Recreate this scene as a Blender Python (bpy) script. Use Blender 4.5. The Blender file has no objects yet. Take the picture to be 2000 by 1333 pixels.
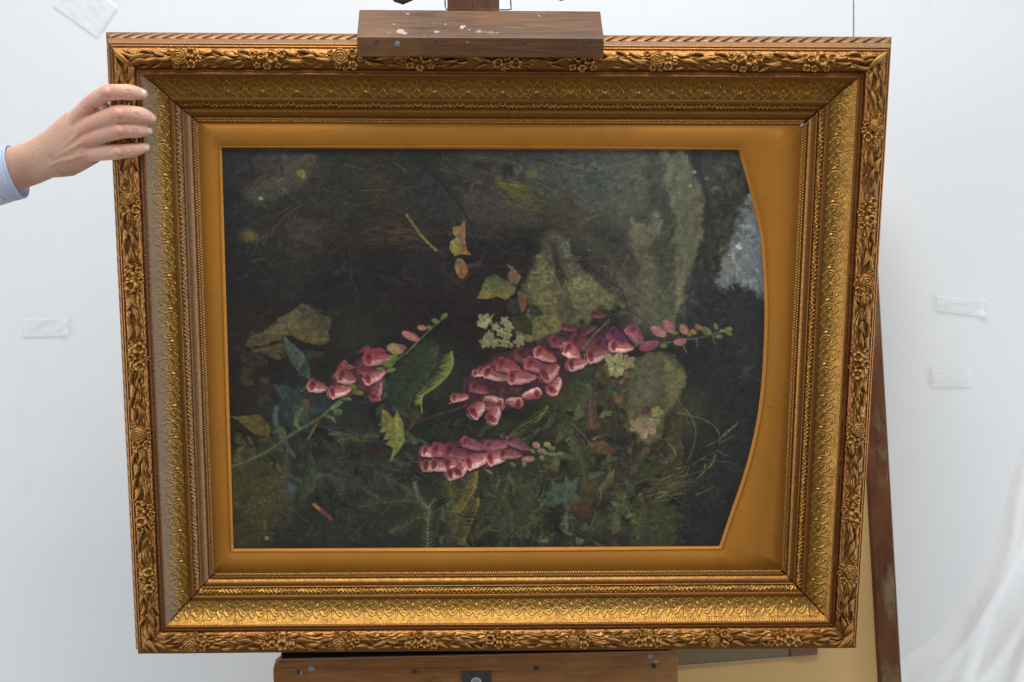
import bpy, bmesh, math, random
import numpy as np
from mathutils import Matrix, Vector
random.seed(3); np.random.seed(3)
sc = bpy.context.scene
# ---------------------------------------------------------------- camera
F_PX = 2979.; CAM_Z = 1.5
cam = bpy.data.objects.new('camera', bpy.data.cameras.new('camera')); sc.collection.objects.link(cam)
cam.location = (0, 0, CAM_Z); cam.rotation_euler = (math.radians(90), 0, 0)
cam.data.sensor_width = 23.5; cam.data.lens = F_PX*23.5/2000; cam.data.clip_start = .05; cam.data.clip_end = 50
cam.data.dof.use_dof = True; cam.data.dof.focus_distance = 2.31; cam.data.dof.aperture_fstop = 5.6
sc.camera = cam
# ---------------------------------------------------------------- light of the room
world = bpy.data.worlds.new('World'); sc.world = world; world.use_nodes = True
bg = world.node_tree.nodes['Background']; bg.inputs[0].default_value = (.90, .95, 1.0, 1); bg.inputs[1].default_value = .35
def area(name, loc, target, size, size_y, power, col):
    l = bpy.data.lights.new(name, 'AREA'); l.shape = 'RECTANGLE'; l.size = size; l.size_y = size_y; l.energy = power; l.color = col
    o = bpy.data.objects.new(name, l); sc.collection.objects.link(o); o.location = loc
    o.rotation_euler = (Vector(target)-Vector(loc)).to_track_quat('-Z', 'Y').to_euler(); return o
area('ceiling_light', (-.05, 1.5, 3.3), (-.05, 2.5, 1.0), 1.8, 1.7, 43, (1, .985, .965))
area('wall_fill', (2.5, 1.95, .85), (.7, 3.0, .8), 1.0, 1.5, 20, (.90, .955, 1.0))  # unseen lamps added at both sides to brighten the wall
area('wall_fill', (-2.5, 1.95, .85), (-.7, 3.0, .7), 1.0, 1.5, 18, (.90, .955, 1.0))
sc.view_settings.view_transform = 'Standard'; sc.view_settings.look = 'None'; sc.view_settings.exposure = .30; sc.view_settings.gamma = 1
# ---------------------------------------------------------------- helpers
def R3(d): return math.radians(d)
FM = Matrix.Translation((-.0171, 2.3374, CAM_Z-.0214)) @ Matrix.Rotation(R3(90), 4, 'X') @ Matrix.Rotation(R3(.05), 4, 'Z') @ Matrix.Rotation(R3(2.01), 4, 'Y') @ Matrix.Rotation(R3(12.18), 4, 'X')
FMi = FM.inverted()
def at(px, py, z):
    """the point at height z over the plane of the picture, in the frame's own coordinates"""
    o = FMi @ Vector((0, 0, CAM_Z)); d = FMi.to_3x3() @ Vector(((px-1000)/F_PX, 1, -(py-666.5)/F_PX)); t = (z-o.z)/d.z; return o+d*t
def aw(px, py, y): return Vector(((px-1000)/F_PX*y, y, CAM_Z-(py-666.5)/F_PX*y))
def link(o, parent=None):
    sc.collection.objects.link(o)
    if parent: o.parent = parent
    return o
def obj(name, me, mat, parent=None, smooth=True):
    o = bpy.data.objects.new(name, me); link(o, parent)
    if mat and not me.materials: me.materials.append(mat)
    if smooth: me.polygons.foreach_set('use_smooth', [True]*len(me.polygons))
    return o
def tag(o, label=None, cat=None, group=None, kind=None):
    for k, v in (('label', label), ('category', cat), ('group', group), ('kind', kind)):
        if v: o[k] = v
    return o
def empty(name, label, cat, M=None):
    o = bpy.data.objects.new(name, None); link(o); o.empty_display_size = .05
    if M is not None: o.matrix_world = M
    return tag(o, label, cat)
def mesh(name, V, F):
    me = bpy.data.meshes.new(name); me.from_pydata([tuple(v) for v in V], [], [tuple(int(i) for i in f) for f in F]); me.update(); return me
def grid_mesh(name, P, flip=False, wrap=False):
    """P: array rows x cols x 3"""
    r, c = P.shape[:2]; me = bpy.data.meshes.new(name)
    me.vertices.add(r*c); me.vertices.foreach_set('co', P.reshape(-1).astype(np.float32))
    cc = c if wrap else c-1
    i = np.arange(r-1)[:, None]*c; j = np.arange(cc)[None, :]; j2 = (j+1) % c
    a, b, d, e = i+j, i+j2, i+c+j2, i+c+j
    q = np.stack([a, b, d, e] if not flip else [a, e, d, b], -1).reshape(-1, 4)
    me.loops.add(q.size); me.loops.foreach_set('vertex_index', q.reshape(-1).astype(np.int32))
    me.polygons.add(len(q)); me.polygons.foreach_set('loop_start', np.arange(0, q.size, 4, dtype=np.int32))
    me.update(calc_edges=True); return me
def bevel_mesh(name, bm, w=.002, seg=2):
    bmesh.ops.recalc_face_normals(bm, faces=bm.faces)
    if w: bmesh.ops.bevel(bm, geom=[e for e in bm.edges if len(e.link_faces) == 2 and e.calc_face_angle(0) > .5], offset=w, segments=seg, affect='EDGES', profile=.6)
    me = bpy.data.meshes.new(name); bm.to_mesh(me); bm.free(); return me
def prism(name, poly, lo, hi, axis='x', w=.002):
    """extrude the 2-D polygon from lo to hi along an axis"""
    bm = bmesh.new()
    def p(a, b, t): return {'x': (t, a, b), 'y': (a, t, b), 'z': (a, b, t)}[axis]
    A = [bm.verts.new(p(a, b, lo)) for a, b in poly]; B = [bm.verts.new(p(a, b, hi)) for a, b in poly]; n = len(poly)
    bm.faces.new(A); bm.faces.new(B[::-1])
    for k in range(n): bm.faces.new((A[k], B[k], B[(k+1) % n], A[(k+1) % n]))
    return bevel_mesh(name, bm, w)
def tube(name, P, R, n=12, cap=True):
    P = [Vector(p) for p in P]; rows = []
    R = [R]*len(P) if not hasattr(R, '__len__') else R
    up = Vector((0, 0, 1))
    for i, p in enumerate(P):
        d = (P[min(i+1, len(P)-1)]-P[max(i-1, 0)]).normalized(); a = d.cross(up)
        if a.length < .1: a = d.cross(Vector((1, 0, 0)))
        a.normalize(); b = d.cross(a).normalized(); ra, rb = R[i] if hasattr(R[i], '__len__') else (R[i], R[i])
        rows.append([p+a*math.cos(2*math.pi*k/n)*ra+b*math.sin(2*math.pi*k/n)*rb for k in range(n)])
    V = [v for r in rows for v in r]; F = [(i*n+k, i*n+(k+1) % n, (i+1)*n+(k+1) % n, (i+1)*n+k) for i in range(len(P)-1) for k in range(n)]
    if cap: F += [tuple(range(n))[::-1], tuple(range((len(P)-1)*n, len(P)*n))]
    return mesh(name, V, F)
# ---------------------------------------------------------------- materials
class NT:
    def __init__(s, name):
        s.m = bpy.data.materials.new(name); s.m.use_nodes = True; s.t = s.m.node_tree; s.b = s.t.nodes['Principled BSDF']; s.out = s.t.nodes['Material Output']
        s.co = s.n('ShaderNodeTexCoord').outputs['Object']
    def n(s, ty, **k):
        x = s.t.nodes.new(ty)
        for a, b in k.items(): setattr(x, a, b)
        return x
    def l(s, a, b): s.t.links.new(a, b)
    def mp(s, scale=(1, 1, 1), rot=(0, 0, 0), src=None):
        x = s.n('ShaderNodeMapping'); x.inputs['Scale'].default_value = scale; x.inputs['Rotation'].default_value = rot; s.l(src or s.co, x.inputs['Vector']); return x.outputs[0]
    def noise(s, scale, detail=4, rough=.55, vec=None, dist=0):
        x = s.n('ShaderNodeTexNoise'); x.inputs['Scale'].default_value = scale; x.inputs['Detail'].default_value = detail; x.inputs['Roughness'].default_value = rough; x.inputs['Distortion'].default_value = dist
        s.l(vec or s.co, x.inputs['Vector']); return x.outputs['Fac']
    def ramp(s, fac, *st):
        x = s.n('ShaderNodeValToRGB'); e = x.color_ramp.elements
        while len(e) < len(st): e.new(.5)
        for q, (p, c) in zip(e, st): q.position = p; q.color = (*c, 1) if hasattr(c, '__len__') else (c, c, c, 1)
        s.l(fac, x.inputs[0]); return x.outputs[0]
    def mix(s, f, a, b, mode='MIX'):
        x = s.n('ShaderNodeMix', data_type='RGBA', blend_type=mode)
        for i, v in ((0, f), (6, a), (7, b)):
            if isinstance(v, (int, float)): x.inputs[i].default_value = v
            elif isinstance(v, tuple): x.inputs[i].default_value = (*v, 1)
            else: s.l(v, x.inputs[i])
        return x.outputs[2]
    def math(s, op, a, b=0.):
        x = s.n('ShaderNodeMath', operation=op)
        for i, v in ((0, a), (1, b)):
            if isinstance(v, (int, float)): x.inputs[i].default_value = v
            else: s.l(v, x.inputs[i])
        return x.outputs[0]
    def bump(s, h, dist, st=1.):
        x = s.n('ShaderNodeBump'); x.inputs['Distance'].default_value = dist; x.inputs['Strength'].default_value = st; s.l(h, x.inputs['Height']); s.l(x.outputs[0], s.b.inputs['Normal']); return x
    def set(s, **k):
        for a, v in k.items():
            i = s.b.inputs[a.replace('_', ' ')]
            if isinstance(v, (int, float)): i.default_value = v
            elif isinstance(v, tuple): i.default_value = (*v, 1) if len(v) == 3 and i.type == 'RGBA' else v
            else: s.l(v, i)
        return s
def gold(name, c1, c2, c3, rough=.42, attr=False, metal=.85, bump=.0004):
    s = NT(name); n1 = s.noise(14, 5, .6); n2 = s.noise(70, 4, .6); n3 = s.noise(260, 3)
    if not attr:
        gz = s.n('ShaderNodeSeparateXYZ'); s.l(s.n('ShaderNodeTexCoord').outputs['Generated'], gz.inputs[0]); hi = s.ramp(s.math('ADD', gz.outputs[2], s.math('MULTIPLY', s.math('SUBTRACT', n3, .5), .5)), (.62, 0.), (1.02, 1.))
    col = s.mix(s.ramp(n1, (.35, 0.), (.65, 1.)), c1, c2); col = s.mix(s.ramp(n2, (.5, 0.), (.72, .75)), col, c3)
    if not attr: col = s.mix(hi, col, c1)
    m = s.ramp(n2, (.45, metal), (.75, metal*.75)); ro = s.ramp(n3, (.3, rough-.08), (.7, rough+.12))
    if attr:
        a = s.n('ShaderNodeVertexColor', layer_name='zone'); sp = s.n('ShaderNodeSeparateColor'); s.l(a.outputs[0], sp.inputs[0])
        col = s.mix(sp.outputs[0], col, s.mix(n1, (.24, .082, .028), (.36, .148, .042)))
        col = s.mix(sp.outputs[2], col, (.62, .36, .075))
        chip_or_glint = s.ramp(s.noise(46, 5, .75), (.70, 0.), (.715, 1.)); col = s.mix(chip_or_glint, col, (.36, .23, .15)); m = s.math('MULTIPLY', m, s.math('SUBTRACT', 1., chip_or_glint))
        d = s.math('MULTIPLY', sp.outputs[1], s.ramp(s.noise(300, 4, .75), (.36, .18), (.60, 1.)))
        col = s.mix(d, col, (.27, .235, .20)); m = s.math('MULTIPLY', m, s.math('SUBTRACT', 1., d)); ro = s.mix(d, ro, (.95, .95, .95))
    s.set(Base_Color=col, Metallic=m, Roughness=ro); s.bump(s.math('ADD', n3, s.noise(900, 2)), bump, .6); return s.m
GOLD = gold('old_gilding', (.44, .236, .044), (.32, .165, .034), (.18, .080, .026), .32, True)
FLOWER = gold('flower_gilding', (.52, .275, .070), (.25, .105, .034), (.12, .05, .022), .29)  # paler towards the top of each flower
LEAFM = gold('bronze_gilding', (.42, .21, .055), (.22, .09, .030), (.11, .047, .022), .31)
def wood(name, c1, c2, c3, rough=.45, axis=0, k=1., metal=0):
    s = NT(name); sx = [60*k]*3; sx[axis] = 3.*k
    g = s.noise(1, 8, .65, s.mp(tuple(sx)), .6); f = s.noise(1, 3, .7, s.mp(tuple(v*6 for v in sx))); b = s.noise(5, 3)
    st = s.noise(11, 6, .7, s.mp(tuple(.5 if i == axis else 1.2 for i in range(3))), .8)
    col = s.mix(s.ramp(g, (.3, 0.), (.7, 1.)), c1, c2); col = s.mix(s.ramp(st, (.52, 0.), (.66, .7)), col, tuple(v*.42 for v in c2)); col = s.mix(s.ramp(s.noise(60, 5, .75), (.67, 0.), (.72, .6)), col, tuple(min(1, v*1.35) for v in c3)); col = s.mix(s.ramp(f, (.5, 0.), (.8, .6)), col, c3); col = s.mix(s.ramp(b, (.45, 0.), (.75, .55)), col, c3)
    s.set(Base_Color=col, Roughness=s.ramp(f, (.3, rough-.07), (.7, rough+.15))); s.bump(s.math('ADD', s.math('ADD', g, f), s.math('MULTIPLY', s.ramp(s.noise(80, 3, .6), (.22, 0.), (.34, 1.)), .5)), .0007, .5); return s
# ---------------------------------------------------------------- wall, tape, cloth, board behind
YW = 3.02
s = NT('painted_wall'); n = s.noise(1.3, 3); n2 = s.noise(12, 6, .7); n3 = s.noise(120, 3)
col = s.mix(s.ramp(n, (.3, 0.), (.7, 1.)), (.755, .775, .79), (.72, .74, .76)); col = s.mix(s.ramp(s.noise(7, 6, .75, s.mp((1, 1, .45))), (.60, 0.), (.68, .5)), col, (.69, .70, .70)); col = s.mix(s.ramp(s.noise(55, 3, .7), (.72, 0.), (.76, .5)), col, (.55, .54, .52)); col = s.mix(s.ramp(s.noise(1, 4, .8, s.mp((9, 9, 60)), 1.5), (.70, 0.), (.73, .3)), col, (.60, .60, .60))
s.set(Base_Color=col, Roughness=.65); s.bump(s.math('ADD', n2, s.math('MULTIPLY', n, 8.)), .0022, .5); WALL = s.m
xs = aw(1667, 40, YW).x
def wallpanel(x0, x1, y, k):
    nx, nz = 60, 60; P = np.zeros((nz, nx, 3)); X = np.linspace(x0, x1, nx); Z = np.linspace(-.0, 3.4, nz)
    P[..., 0] = X[None, :]; P[..., 2] = Z[:, None]; P[..., 1] = y+.0010*np.sin(X*3.1+k)[None, :]*np.sin(Z*2.3)[:, None]+.0005*np.sin(X*11+Z[:, None]*4)
    o = obj('wall', grid_mesh('wall', P), WALL); tag(o, kind='structure'); return o
wallpanel(-3.5, xs-.0012, YW, 0); wallpanel(xs+.0012, 3.5, YW, 2)
s = NT('joint_shadow_gap'); s.set(Base_Color=(.22, .27, .31), Roughness=.9)
o = obj('wall_joint', prism('wall_joint', [(xs-.02, 0), (xs+.02, 0), (xs+.02, 3.4), (xs-.02, 3.4)], YW+.008, YW+.02, 'y', 0), s.m, None, False); tag(o, kind='structure')
s = NT('painted_floor'); s.set(Base_Color=s.mix(s.noise(4), (.16, .13, .10), (.20, .16, .12)), Roughness=.6)
fl = obj('floor', mesh('floor', [(-3.5, -3, 0), (3.5, -3, 0), (3.5, 3.3, 0), (-3.5, 3.3, 0)], [(0, 1, 2, 3)]), s.m, None, False); tag(fl, kind='structure')
# clear tape left on the wall
s = NT('clear_tape'); s.set(Base_Color=(.95, .96, .97), Roughness=.14, Alpha=.30); s.bump(s.noise(14, 3, .5, s.mp((1, 1, 3)), .6), .006, .7); TAPE = s.m
def tape(px, py, label, seed, curl=.3):
    """corner spots in the order top left, top right, bottom right, bottom left"""
    r = random.Random(seed); c = [aw(x, y, YW-.0016) for x, y in zip(px, py)]; nu, nv = 22, 12; P = np.zeros((nv, nu, 3))
    for j in range(nv):
        for i in range(nu):
            u, v = i/(nu-1), j/(nv-1); p = c[0]*(1-u)*(1-v)+c[1]*u*(1-v)+c[2]*u*v+c[3]*(1-u)*v
            b = .0012*math.sin(u*7+seed)*math.sin(v*3.1)+.0008*math.sin(u*17+v*9+seed)+curl*.012*max(0, u-.8)*max(0, v-.5)*8
            P[j, i] = (p.x+r.uniform(-1, 1)*.0006*(i in (0, nu-1)), p.y-.001-abs(b), p.z)
    o = obj('tape', grid_mesh('tape', P), TAPE); m = o.modifiers.new('thickness', 'SOLIDIFY'); m.thickness = .0003
    tag(o, label, 'tape', 'strips of clear tape on the wall')
tape((104, 160, 231, 192), (13, -42, 16, 75), 'large crumpled clear tape on the wall above the frame\'s upper left corner', 1, .1)
tape((45, 136, 134, 46), (621, 620, 657, 659), 'clear tape strip on the wall left of the frame, below the hand', 2)
tape((1829, 1925, 1923, 1827), (577, 585, 620, 608), 'shiny clear tape strip with a lifted corner, upper one right of the frame', 3, 1.)
tape((1819, 1896, 1896, 1819), (720, 723, 757, 757), 'faint clear tape strip, lower one of the two right of the frame', 4, .1)
# white cloth gathered at the lower right
s = NT('white_cloth'); n = s.noise(9, 5, .6, s.mp((1, 1, .5))); s.set(Base_Color=s.mix(n, (.83, .845, .85), (.78, .795, .80)), Roughness=.9, Sheen_Weight=.2)
s.bump(s.math('ADD', s.noise(14, 4, .6), s.math('MULTIPLY', s.noise(600, 2), .12)), .006, .35)
A = np.array([(2030, 720), (2003, 842), (1975, 910), (1959, 969), (1946, 1044), (1918, 1100), (1884, 1150), (1850, 1205), (1828, 1236), (1800, 1258), (1772, 1276), (1740, 1300), (1700, 1330)], float)
nv, nu = 110, 120; P = np.zeros((nv, nu, 3)); k = np.linspace(0, 1, len(A)); tt = np.linspace(0, 1, nv)
ax = np.interp(tt, k, A[:, 0]); ay = np.interp(tt, k, A[:, 1])
for _ in range(6): ax[1:-1] = (ax[:-2]+ax[2:]+2*ax[1:-1])/4; ay[1:-1] = (ay[:-2]+ay[2:]+2*ay[1:-1])/4
for i in range(nu):
    u = i/(nu-1); px = ax+u*(260-40*tt)+60*u*tt; py = ay+u*(60+420*tt**1.2)
    d = -.0022+.0045*np.clip(u/.25, 0, 1)+.006*np.sin(tt*9+1)**2*np.clip(u*3,0,1)+.034*u**1.3*(.6+.4*tt)+.010*np.sin(u*16+tt*1.2)*(.1+u)**.6+.009*np.sin(u*8.5-.9+tt*2.2)*np.clip(u*3, 0, 1)*(.4+tt)+.004*np.sin(u*37+tt*5)*u+.004*np.sin(tt*13+u*9)*u+.006*np.clip(np.sin(u*21-tt*4.5+.8*np.sin(tt*5)), 0, 1)**2*np.clip(u*5, 0, 1)
    d = d+.016*np.exp(-((u-.20-.32*(1-tt))/.035)**2)*np.clip(tt*2.2-.7, 0, 1)+.010*np.exp(-((u-.50-.2*(1-tt))/.03)**2)*np.clip(tt*2-.5, 0, 1)+.006*np.exp(-((u-.10-.12*(1-tt))/.025)**2)*np.clip(tt*2-.2, 0, 1)
    for j in range(nv): P[j, i] = aw(px[j], py[j], YW-.0002-d[j])
cl = obj('cloth', grid_mesh('cloth', P, flip=True), s.m); m = cl.modifiers.new('thickness', 'SOLIDIFY'); m.thickness = .0012
tag(cl, 'white cotton cloth hanging in soft folds against the wall at the lower right', 'cloth')
# framed canvas leaning behind the easel with its back to the camera
bd = empty('framed_canvas', 'large framed canvas leaning behind the easel, beige back and worn red brown frame edge', 'framed canvas', Matrix.Identity(4))
def yb(py): return 2.60+(1333-py)*.00028
s = NT('raw_canvas_back'); s.set(Base_Color=s.mix(s.noise(3, 4), (.80, .53, .22), (.70, .46, .185)), Roughness=.85); s.bump(s.noise(700, 2), .0003, .4); BEI = s.m
s = NT('worn_red_wood'); n = s.noise(1, 6, .65, s.mp((30, 30, 4))); c = s.mix(s.ramp(n, (.35, 0.), (.65, 1.)), (.150, .052, .016), (.080, .027, .010)); c = s.mix(s.ramp(s.noise(14, 5, .65, s.mp((1.2, 1, .5))), (.52, 0.), (.66, .75)), c, (.20, .165, .075)); s.set(Base_Color=c, Roughness=.6, Specular_IOR_Level=.2); s.bump(n, .0008, .5); RED = s.m
s = NT('olive_stretcher'); s.set(Base_Color=s.mix(s.noise(6, 4), (.24, .185, .095), (.20, .155, .08)), Roughness=.8); OLV = s.m
s = NT('brown_block'); s.set(Base_Color=s.mix(s.noise(30, 4), (.22, .11, .07), (.17, .08, .05)), Roughness=.7); BRB = s.m
s = NT('pale_edge'); s.set(Base_Color=(.42, .40, .34), Roughness=.8); PLE = s.m
def slab(name, pts, dy, th, m, w=.0015):
    """a board whose face passes through the picture spots, dy in front of the leaning plane"""
    bm = bmesh.new(); A = [bm.verts.new(aw(x, y, yb(y)-dy)) for x, y in pts]; B = [bm.verts.new(aw(x, y, yb(y)-dy)+Vector((0, th, 0))) for x, y in pts]; n = len(pts)
    bm.faces.new(A); bm.faces.new(B[::-1])
    for k in range(n): bm.faces.new((A[k], B[k], B[(k+1) % n], A[(k+1) % n]))
    return obj(name, bevel_mesh(name, bm, w), m, bd, False)
slab('canvas_back', [(760, 300), (1668, 300), (1733, 1500), (760, 1500)], 0, .006, BEI, 0)
slab('side_bar', [(1660, 300), (1699, 300), (1767.7, 1500), (1729.5, 1500)], .020, .03, RED, .002)
slab('edge_strip', [(1699.5, 300), (1702, 300), (1770.5, 1500), (1768, 1500)], .018, .026, BRB, 0)
slab('cross_bar', [(1200, 1262), (1543, 1240), (1543, 1281.5), (1200, 1309)], .010, .012, OLV, .001)
slab('cross_bar_edge', [(1200, 1309.5), (1543, 1282), (1543, 1284), (1200, 1312)], .009, .010, PLE, 0)
slab('corner_block', [(1544, 1240), (1597, 1238), (1597, 1279), (1544, 1283.5)], .012, .014, BRB, .001)
# ---------------------------------------------------------------- the gilded frame
OW, OH = .5781, .4811          # outer half width and half height
frame = empty('picture_frame', 'large ornate gilded picture frame clamped in the easel with carved flowers and leaves', 'picture frame', FM)
def stamp(T, px, pts, r, amp, per):
    """raise a rounded ridge along a polyline on a tile that repeats every per millimetres"""
    h, w = T.shape; Y, X = np.mgrid[0:h, 0:w]*px
    for off in (-per, 0, per):
        for (x0, y0), (x1, y1) in zip(pts, pts[1:] if len(pts) > 1 else pts):
            x0, x1 = x0+off, x1+off
            a = max(0, int((min(x0, x1)-r)/px)); b = min(w, int((max(x0, x1)+r)/px)+2); c = max(0, int((min(y0, y1)-r)/px)); d = min(h, int((max(y0, y1)+r)/px)+2)
            if a >= b or c >= d: continue
            xs, ys = X[c:d, a:b], Y[c:d, a:b]; L = (x1-x0)**2+(y1-y0)**2+1e-9
            t = np.clip(((xs-x0)*(x1-x0)+(ys-y0)*(y1-y0))/L, 0, 1); q = ((xs-x0-t*(x1-x0))**2+(ys-y0-t*(y1-y0))**2)/r**2
            T[c:d, a:b] = np.maximum(T[c:d, a:b], amp*np.sqrt(np.clip(1-q, 0, 1)))
def sm(pts, n=5):
    P = np.array(pts, float); E = np.vstack([2*P[0]-P[1], P, 2*P[-1]-P[-2]]); Q = []
    for i in range(1, len(E)-2):
        for t in np.linspace(0, 1, n, endpoint=False):
            a, b, c, d = E[i-1:i+3]; Q.append(tuple(.5*((2*b)+(c-a)*t+(2*a-5*b+4*c-d)*t*t+(3*b-a-3*c+d)*t**3)))
    return Q+[tuple(P[-1])]
PXT = .25
def pattern_tile():
    per = 50.; T = np.zeros((int(32/PXT)+2, int(per/PXT)))
    for s in (1, -1):
        f = lambda pts: [(25+s*x, y) for x, y in pts]
        stamp(T, PXT, sm(f([(0, .6), (3.4, 3.5), (6.2, 7), (3.2, 9.5), (0, 14)])), .75, 1.15, per)
        stamp(T, PXT, sm(f([(0, 3.5), (2.6, 7), (0, 10.5)])), .55, .8, per)
        stamp(T, PXT, sm(f([(0, 14), (3.5, 15.5), (6.5, 19.5), (11, 22.5), (16, 21.5), (19, 18)])), .75, 1.1, per)
        stamp(T, PXT, sm(f([(6.2, 7), (8.5, 4), (12, 2.6), (15, 4)])), .7, 1., per)
        sp = [(12.6+math.cos(a)*r, 12+math.sin(a)*r) for a, r in [(-2.6+.45*k, 6.6-.42*k) for k in range(13)]]
        stamp(T, PXT, sm(f(sp), 3), .7, 1.05, per); stamp(T, PXT, f([(12.6, 12), (12.6, 12.1)]), 1.4, 1.2, per)
        stamp(T, PXT, sm(f([(25, 25), (21.5, 20.5), (19.6, 16.5), (20.6, 11.5), (19.5, 7.5), (17, 5)])), .8, 1.15, per)
        stamp(T, PXT, f([(16.4, 5), (16.5, 5)]), 1.3, 1.3, per); stamp(T, PXT, f([(12.5, .9), (12.6, .9)]), 1.1, 1.2, per)
        stamp(T, PXT, sm(f([(15, 24), (10, 26.5), (5, 25), (0, 27.5)])), .6, .8, per); stamp(T, PXT, sm(f([(8, 15), (9.5, 18), (13, 19)])), .6, .8, per)
        for k in range(6): stamp(T, PXT, f([(2+4.2*k, 29), (2.2+4.2*k, 31)]), .6, .7, per)
        for k in range(5): stamp(T, PXT, f([(9+2.2*k, 9+(k % 2)*3), (9.8+2.2*k, 10+(k % 2)*3)]), .8, .7, per)
    stamp(T, PXT, [(25, 14), (25, 25.5)], .9, 1.2, per); stamp(T, PXT, [(0, 9), (0, 10)], 2.2, 1.6, per); stamp(T, PXT, [(0, 13), (0, 18)], .8, .7, per)
    return T
def ribbon_tile():
    per = 62.; T = np.zeros((int(10/PXT)+2, int(per/PXT)))
    for k in range(4):
        x = 4+6.2*k; stamp(T, PXT, sm([(x, 1.6+.5*(k % 2)), (x+2, 4.2), (x+5.2, 6.6)]), 1.9-.15*k, 3.1, per)
        x = 58-6.2*k; stamp(T, PXT, sm([(x, 1.6+.5*(k % 2)), (x-2, 4.2), (x-5.2, 6.6)]), 1.9-.15*k, 3.0, per)
    stamp(T, PXT, [(31, 4.6), (31.2, 4.6)], 3.4, 3.4, per); stamp(T, PXT, [(0, 4), (.2, 4)], 2.8, 3.2, per)
    stamp(T, PXT, sm([(36, 8), (44, 2.2), (54, 6)]), .9, 1.8, per); stamp(T, PXT, sm([(6, 7.6), (15, 2.5), (25, 6.4)]), .9, 1.6, per)
    return T
TP, TR = pattern_tile(), ribbon_tile()
def sample(T, s, w):
    h, n = T.shape; x = (s/PXT) % n; y = np.clip(w/PXT, 0, h-1.01); xi = x.astype(int); yi = y.astype(int); fx = x-xi; fy = y-yi; x2 = (xi+1) % n
    return T[yi, xi % n]*(1-fx)*(1-fy)+T[yi, x2]*fx*(1-fy)+T[yi+1, xi % n]*(1-fx)*fy+T[yi+1, x2]*fx*fy
# profile across the moulding: w from the outer edge inwards, z towards the viewer, both in millimetres
WZ = [(6, -30), (1, -30), (0, -28), (0, -8), (1.2, -6.5)]
WZ += [(1.3+.8*k, -5+1.9*k-(.09*k*k)) for k in range(9)]
WZ += [(8.1, 6.5), (8.3, 12), (8.9, 17), (9.8, 23), (11, 29), (12.3, 34), (12.9, 36), (13, 38.6), (13.5, 39.4), (15.8, 40.3), (16.2, 39.3), (16.6, 40.6), (17, 41.4), (19.6, 42.4), (20.1, 41.4)]
orn = [(20.5+t*29, 41.3-2.2*t+8.6*math.sin(math.pi*t)**.75) for t in np.linspace(.01, .99, 31)]; WZ += orn
WZ += [(49.9, 38.8), (50.4, 39), (51, 41.2), (54, 42), (54.4, 40.6), (54.9, 41.6), (59, 42.4), (59.6, 41.4), (60, 40.2)]
WZ += [(60.2+31.6*t, 39.6-24*t-5.5*math.sin(math.pi*t)) for t in np.linspace(0, 1, 38)]
WZ += [(92, 16.6), (92.5, 17.2), (98.1, 16.4), (98.6, 15.6), (98.9, 12)]
WZ += [(99.1+8.8*t, 10.5-6.5*t+1.6*math.sin(math.pi*t)) for t in np.linspace(0, 1, 13)]
WZ += [(108, 5.4), (108.6, 6), (109.2, 5.4)]+[(109.6+11*t, 4.6-4.4*t+2.6*math.sin(math.pi*t)) for t in np.linspace(0, 1, 8)]+[(121, -.6), (121.4, -.6)]
WZ += [(121.6+7.6*t, .1) for t in np.linspace(0, 1, 12)]+[(129.5, -1.6), (131.5, -2.6)]
WZ = np.array(WZ)
def relief(s, w, k):
    """height in millimetres that the carving adds at s along and w across rail number k"""
    h = np.zeros_like(s+w); w = w+0*s; s = s+0*w
    m = (w > 1) & (w < 8.1); ph = ((s+2.6*(w-1))/19.) % 1-.5; h += np.where(m, 1.2*np.cos(np.pi*ph)-5.*np.exp(-((np.abs(ph)-.5)/.085)**2)*np.sin(np.pi*np.clip((w-.6)/7.8, 0, 1))**.5, 0)
    t = np.clip((w-20.5)/29, 0, 1); win = np.sin(np.pi*t)**.4
    q = s+37*k
    ph = w/4.3+.42*np.sin(q/13.5)+.34*np.sin(q/5.1+w*.35)+.5*np.sin(q/41.+k)
    am = 2.1+1.1*np.sin(q/23.+w/6)
    h += np.where((w > 20.5) & (w < 49.5), win*am*(np.abs(np.cos(np.pi*ph))**.8-.35)+.35*win*np.sin(q/3.1+3*np.sin(w/2.1)), 0)
    h += np.where((w > 60.5) & (w < 91.8), 1.35*sample(TP, q, 91.8-w), 0)
    h += np.where((w > 99) & (w < 108), sample(TR, q, w-99)-.6, 0)
    for c, r, per, o in ((123.6, 1.75, 4.1, 0), (127.0, 1.55, 4.1, 2.05)):
        u = (q+o+per/2) % per-per/2; d = (u*u+(w-c)**2)/r**2; h = np.maximum(h, np.where((w > 121.4) & (w < 129.3), 1.9*np.sqrt(np.clip(1-d, 0, 1)), -9)) if c > 125 else h+np.where((w > 121.4) & (w < 129.3), 1.9*np.sqrt(np.clip(1-d, 0, 1)), 0)
    return h
NS = {0: 1040, 1: 1040, 2: 880, 3: 880}
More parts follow.
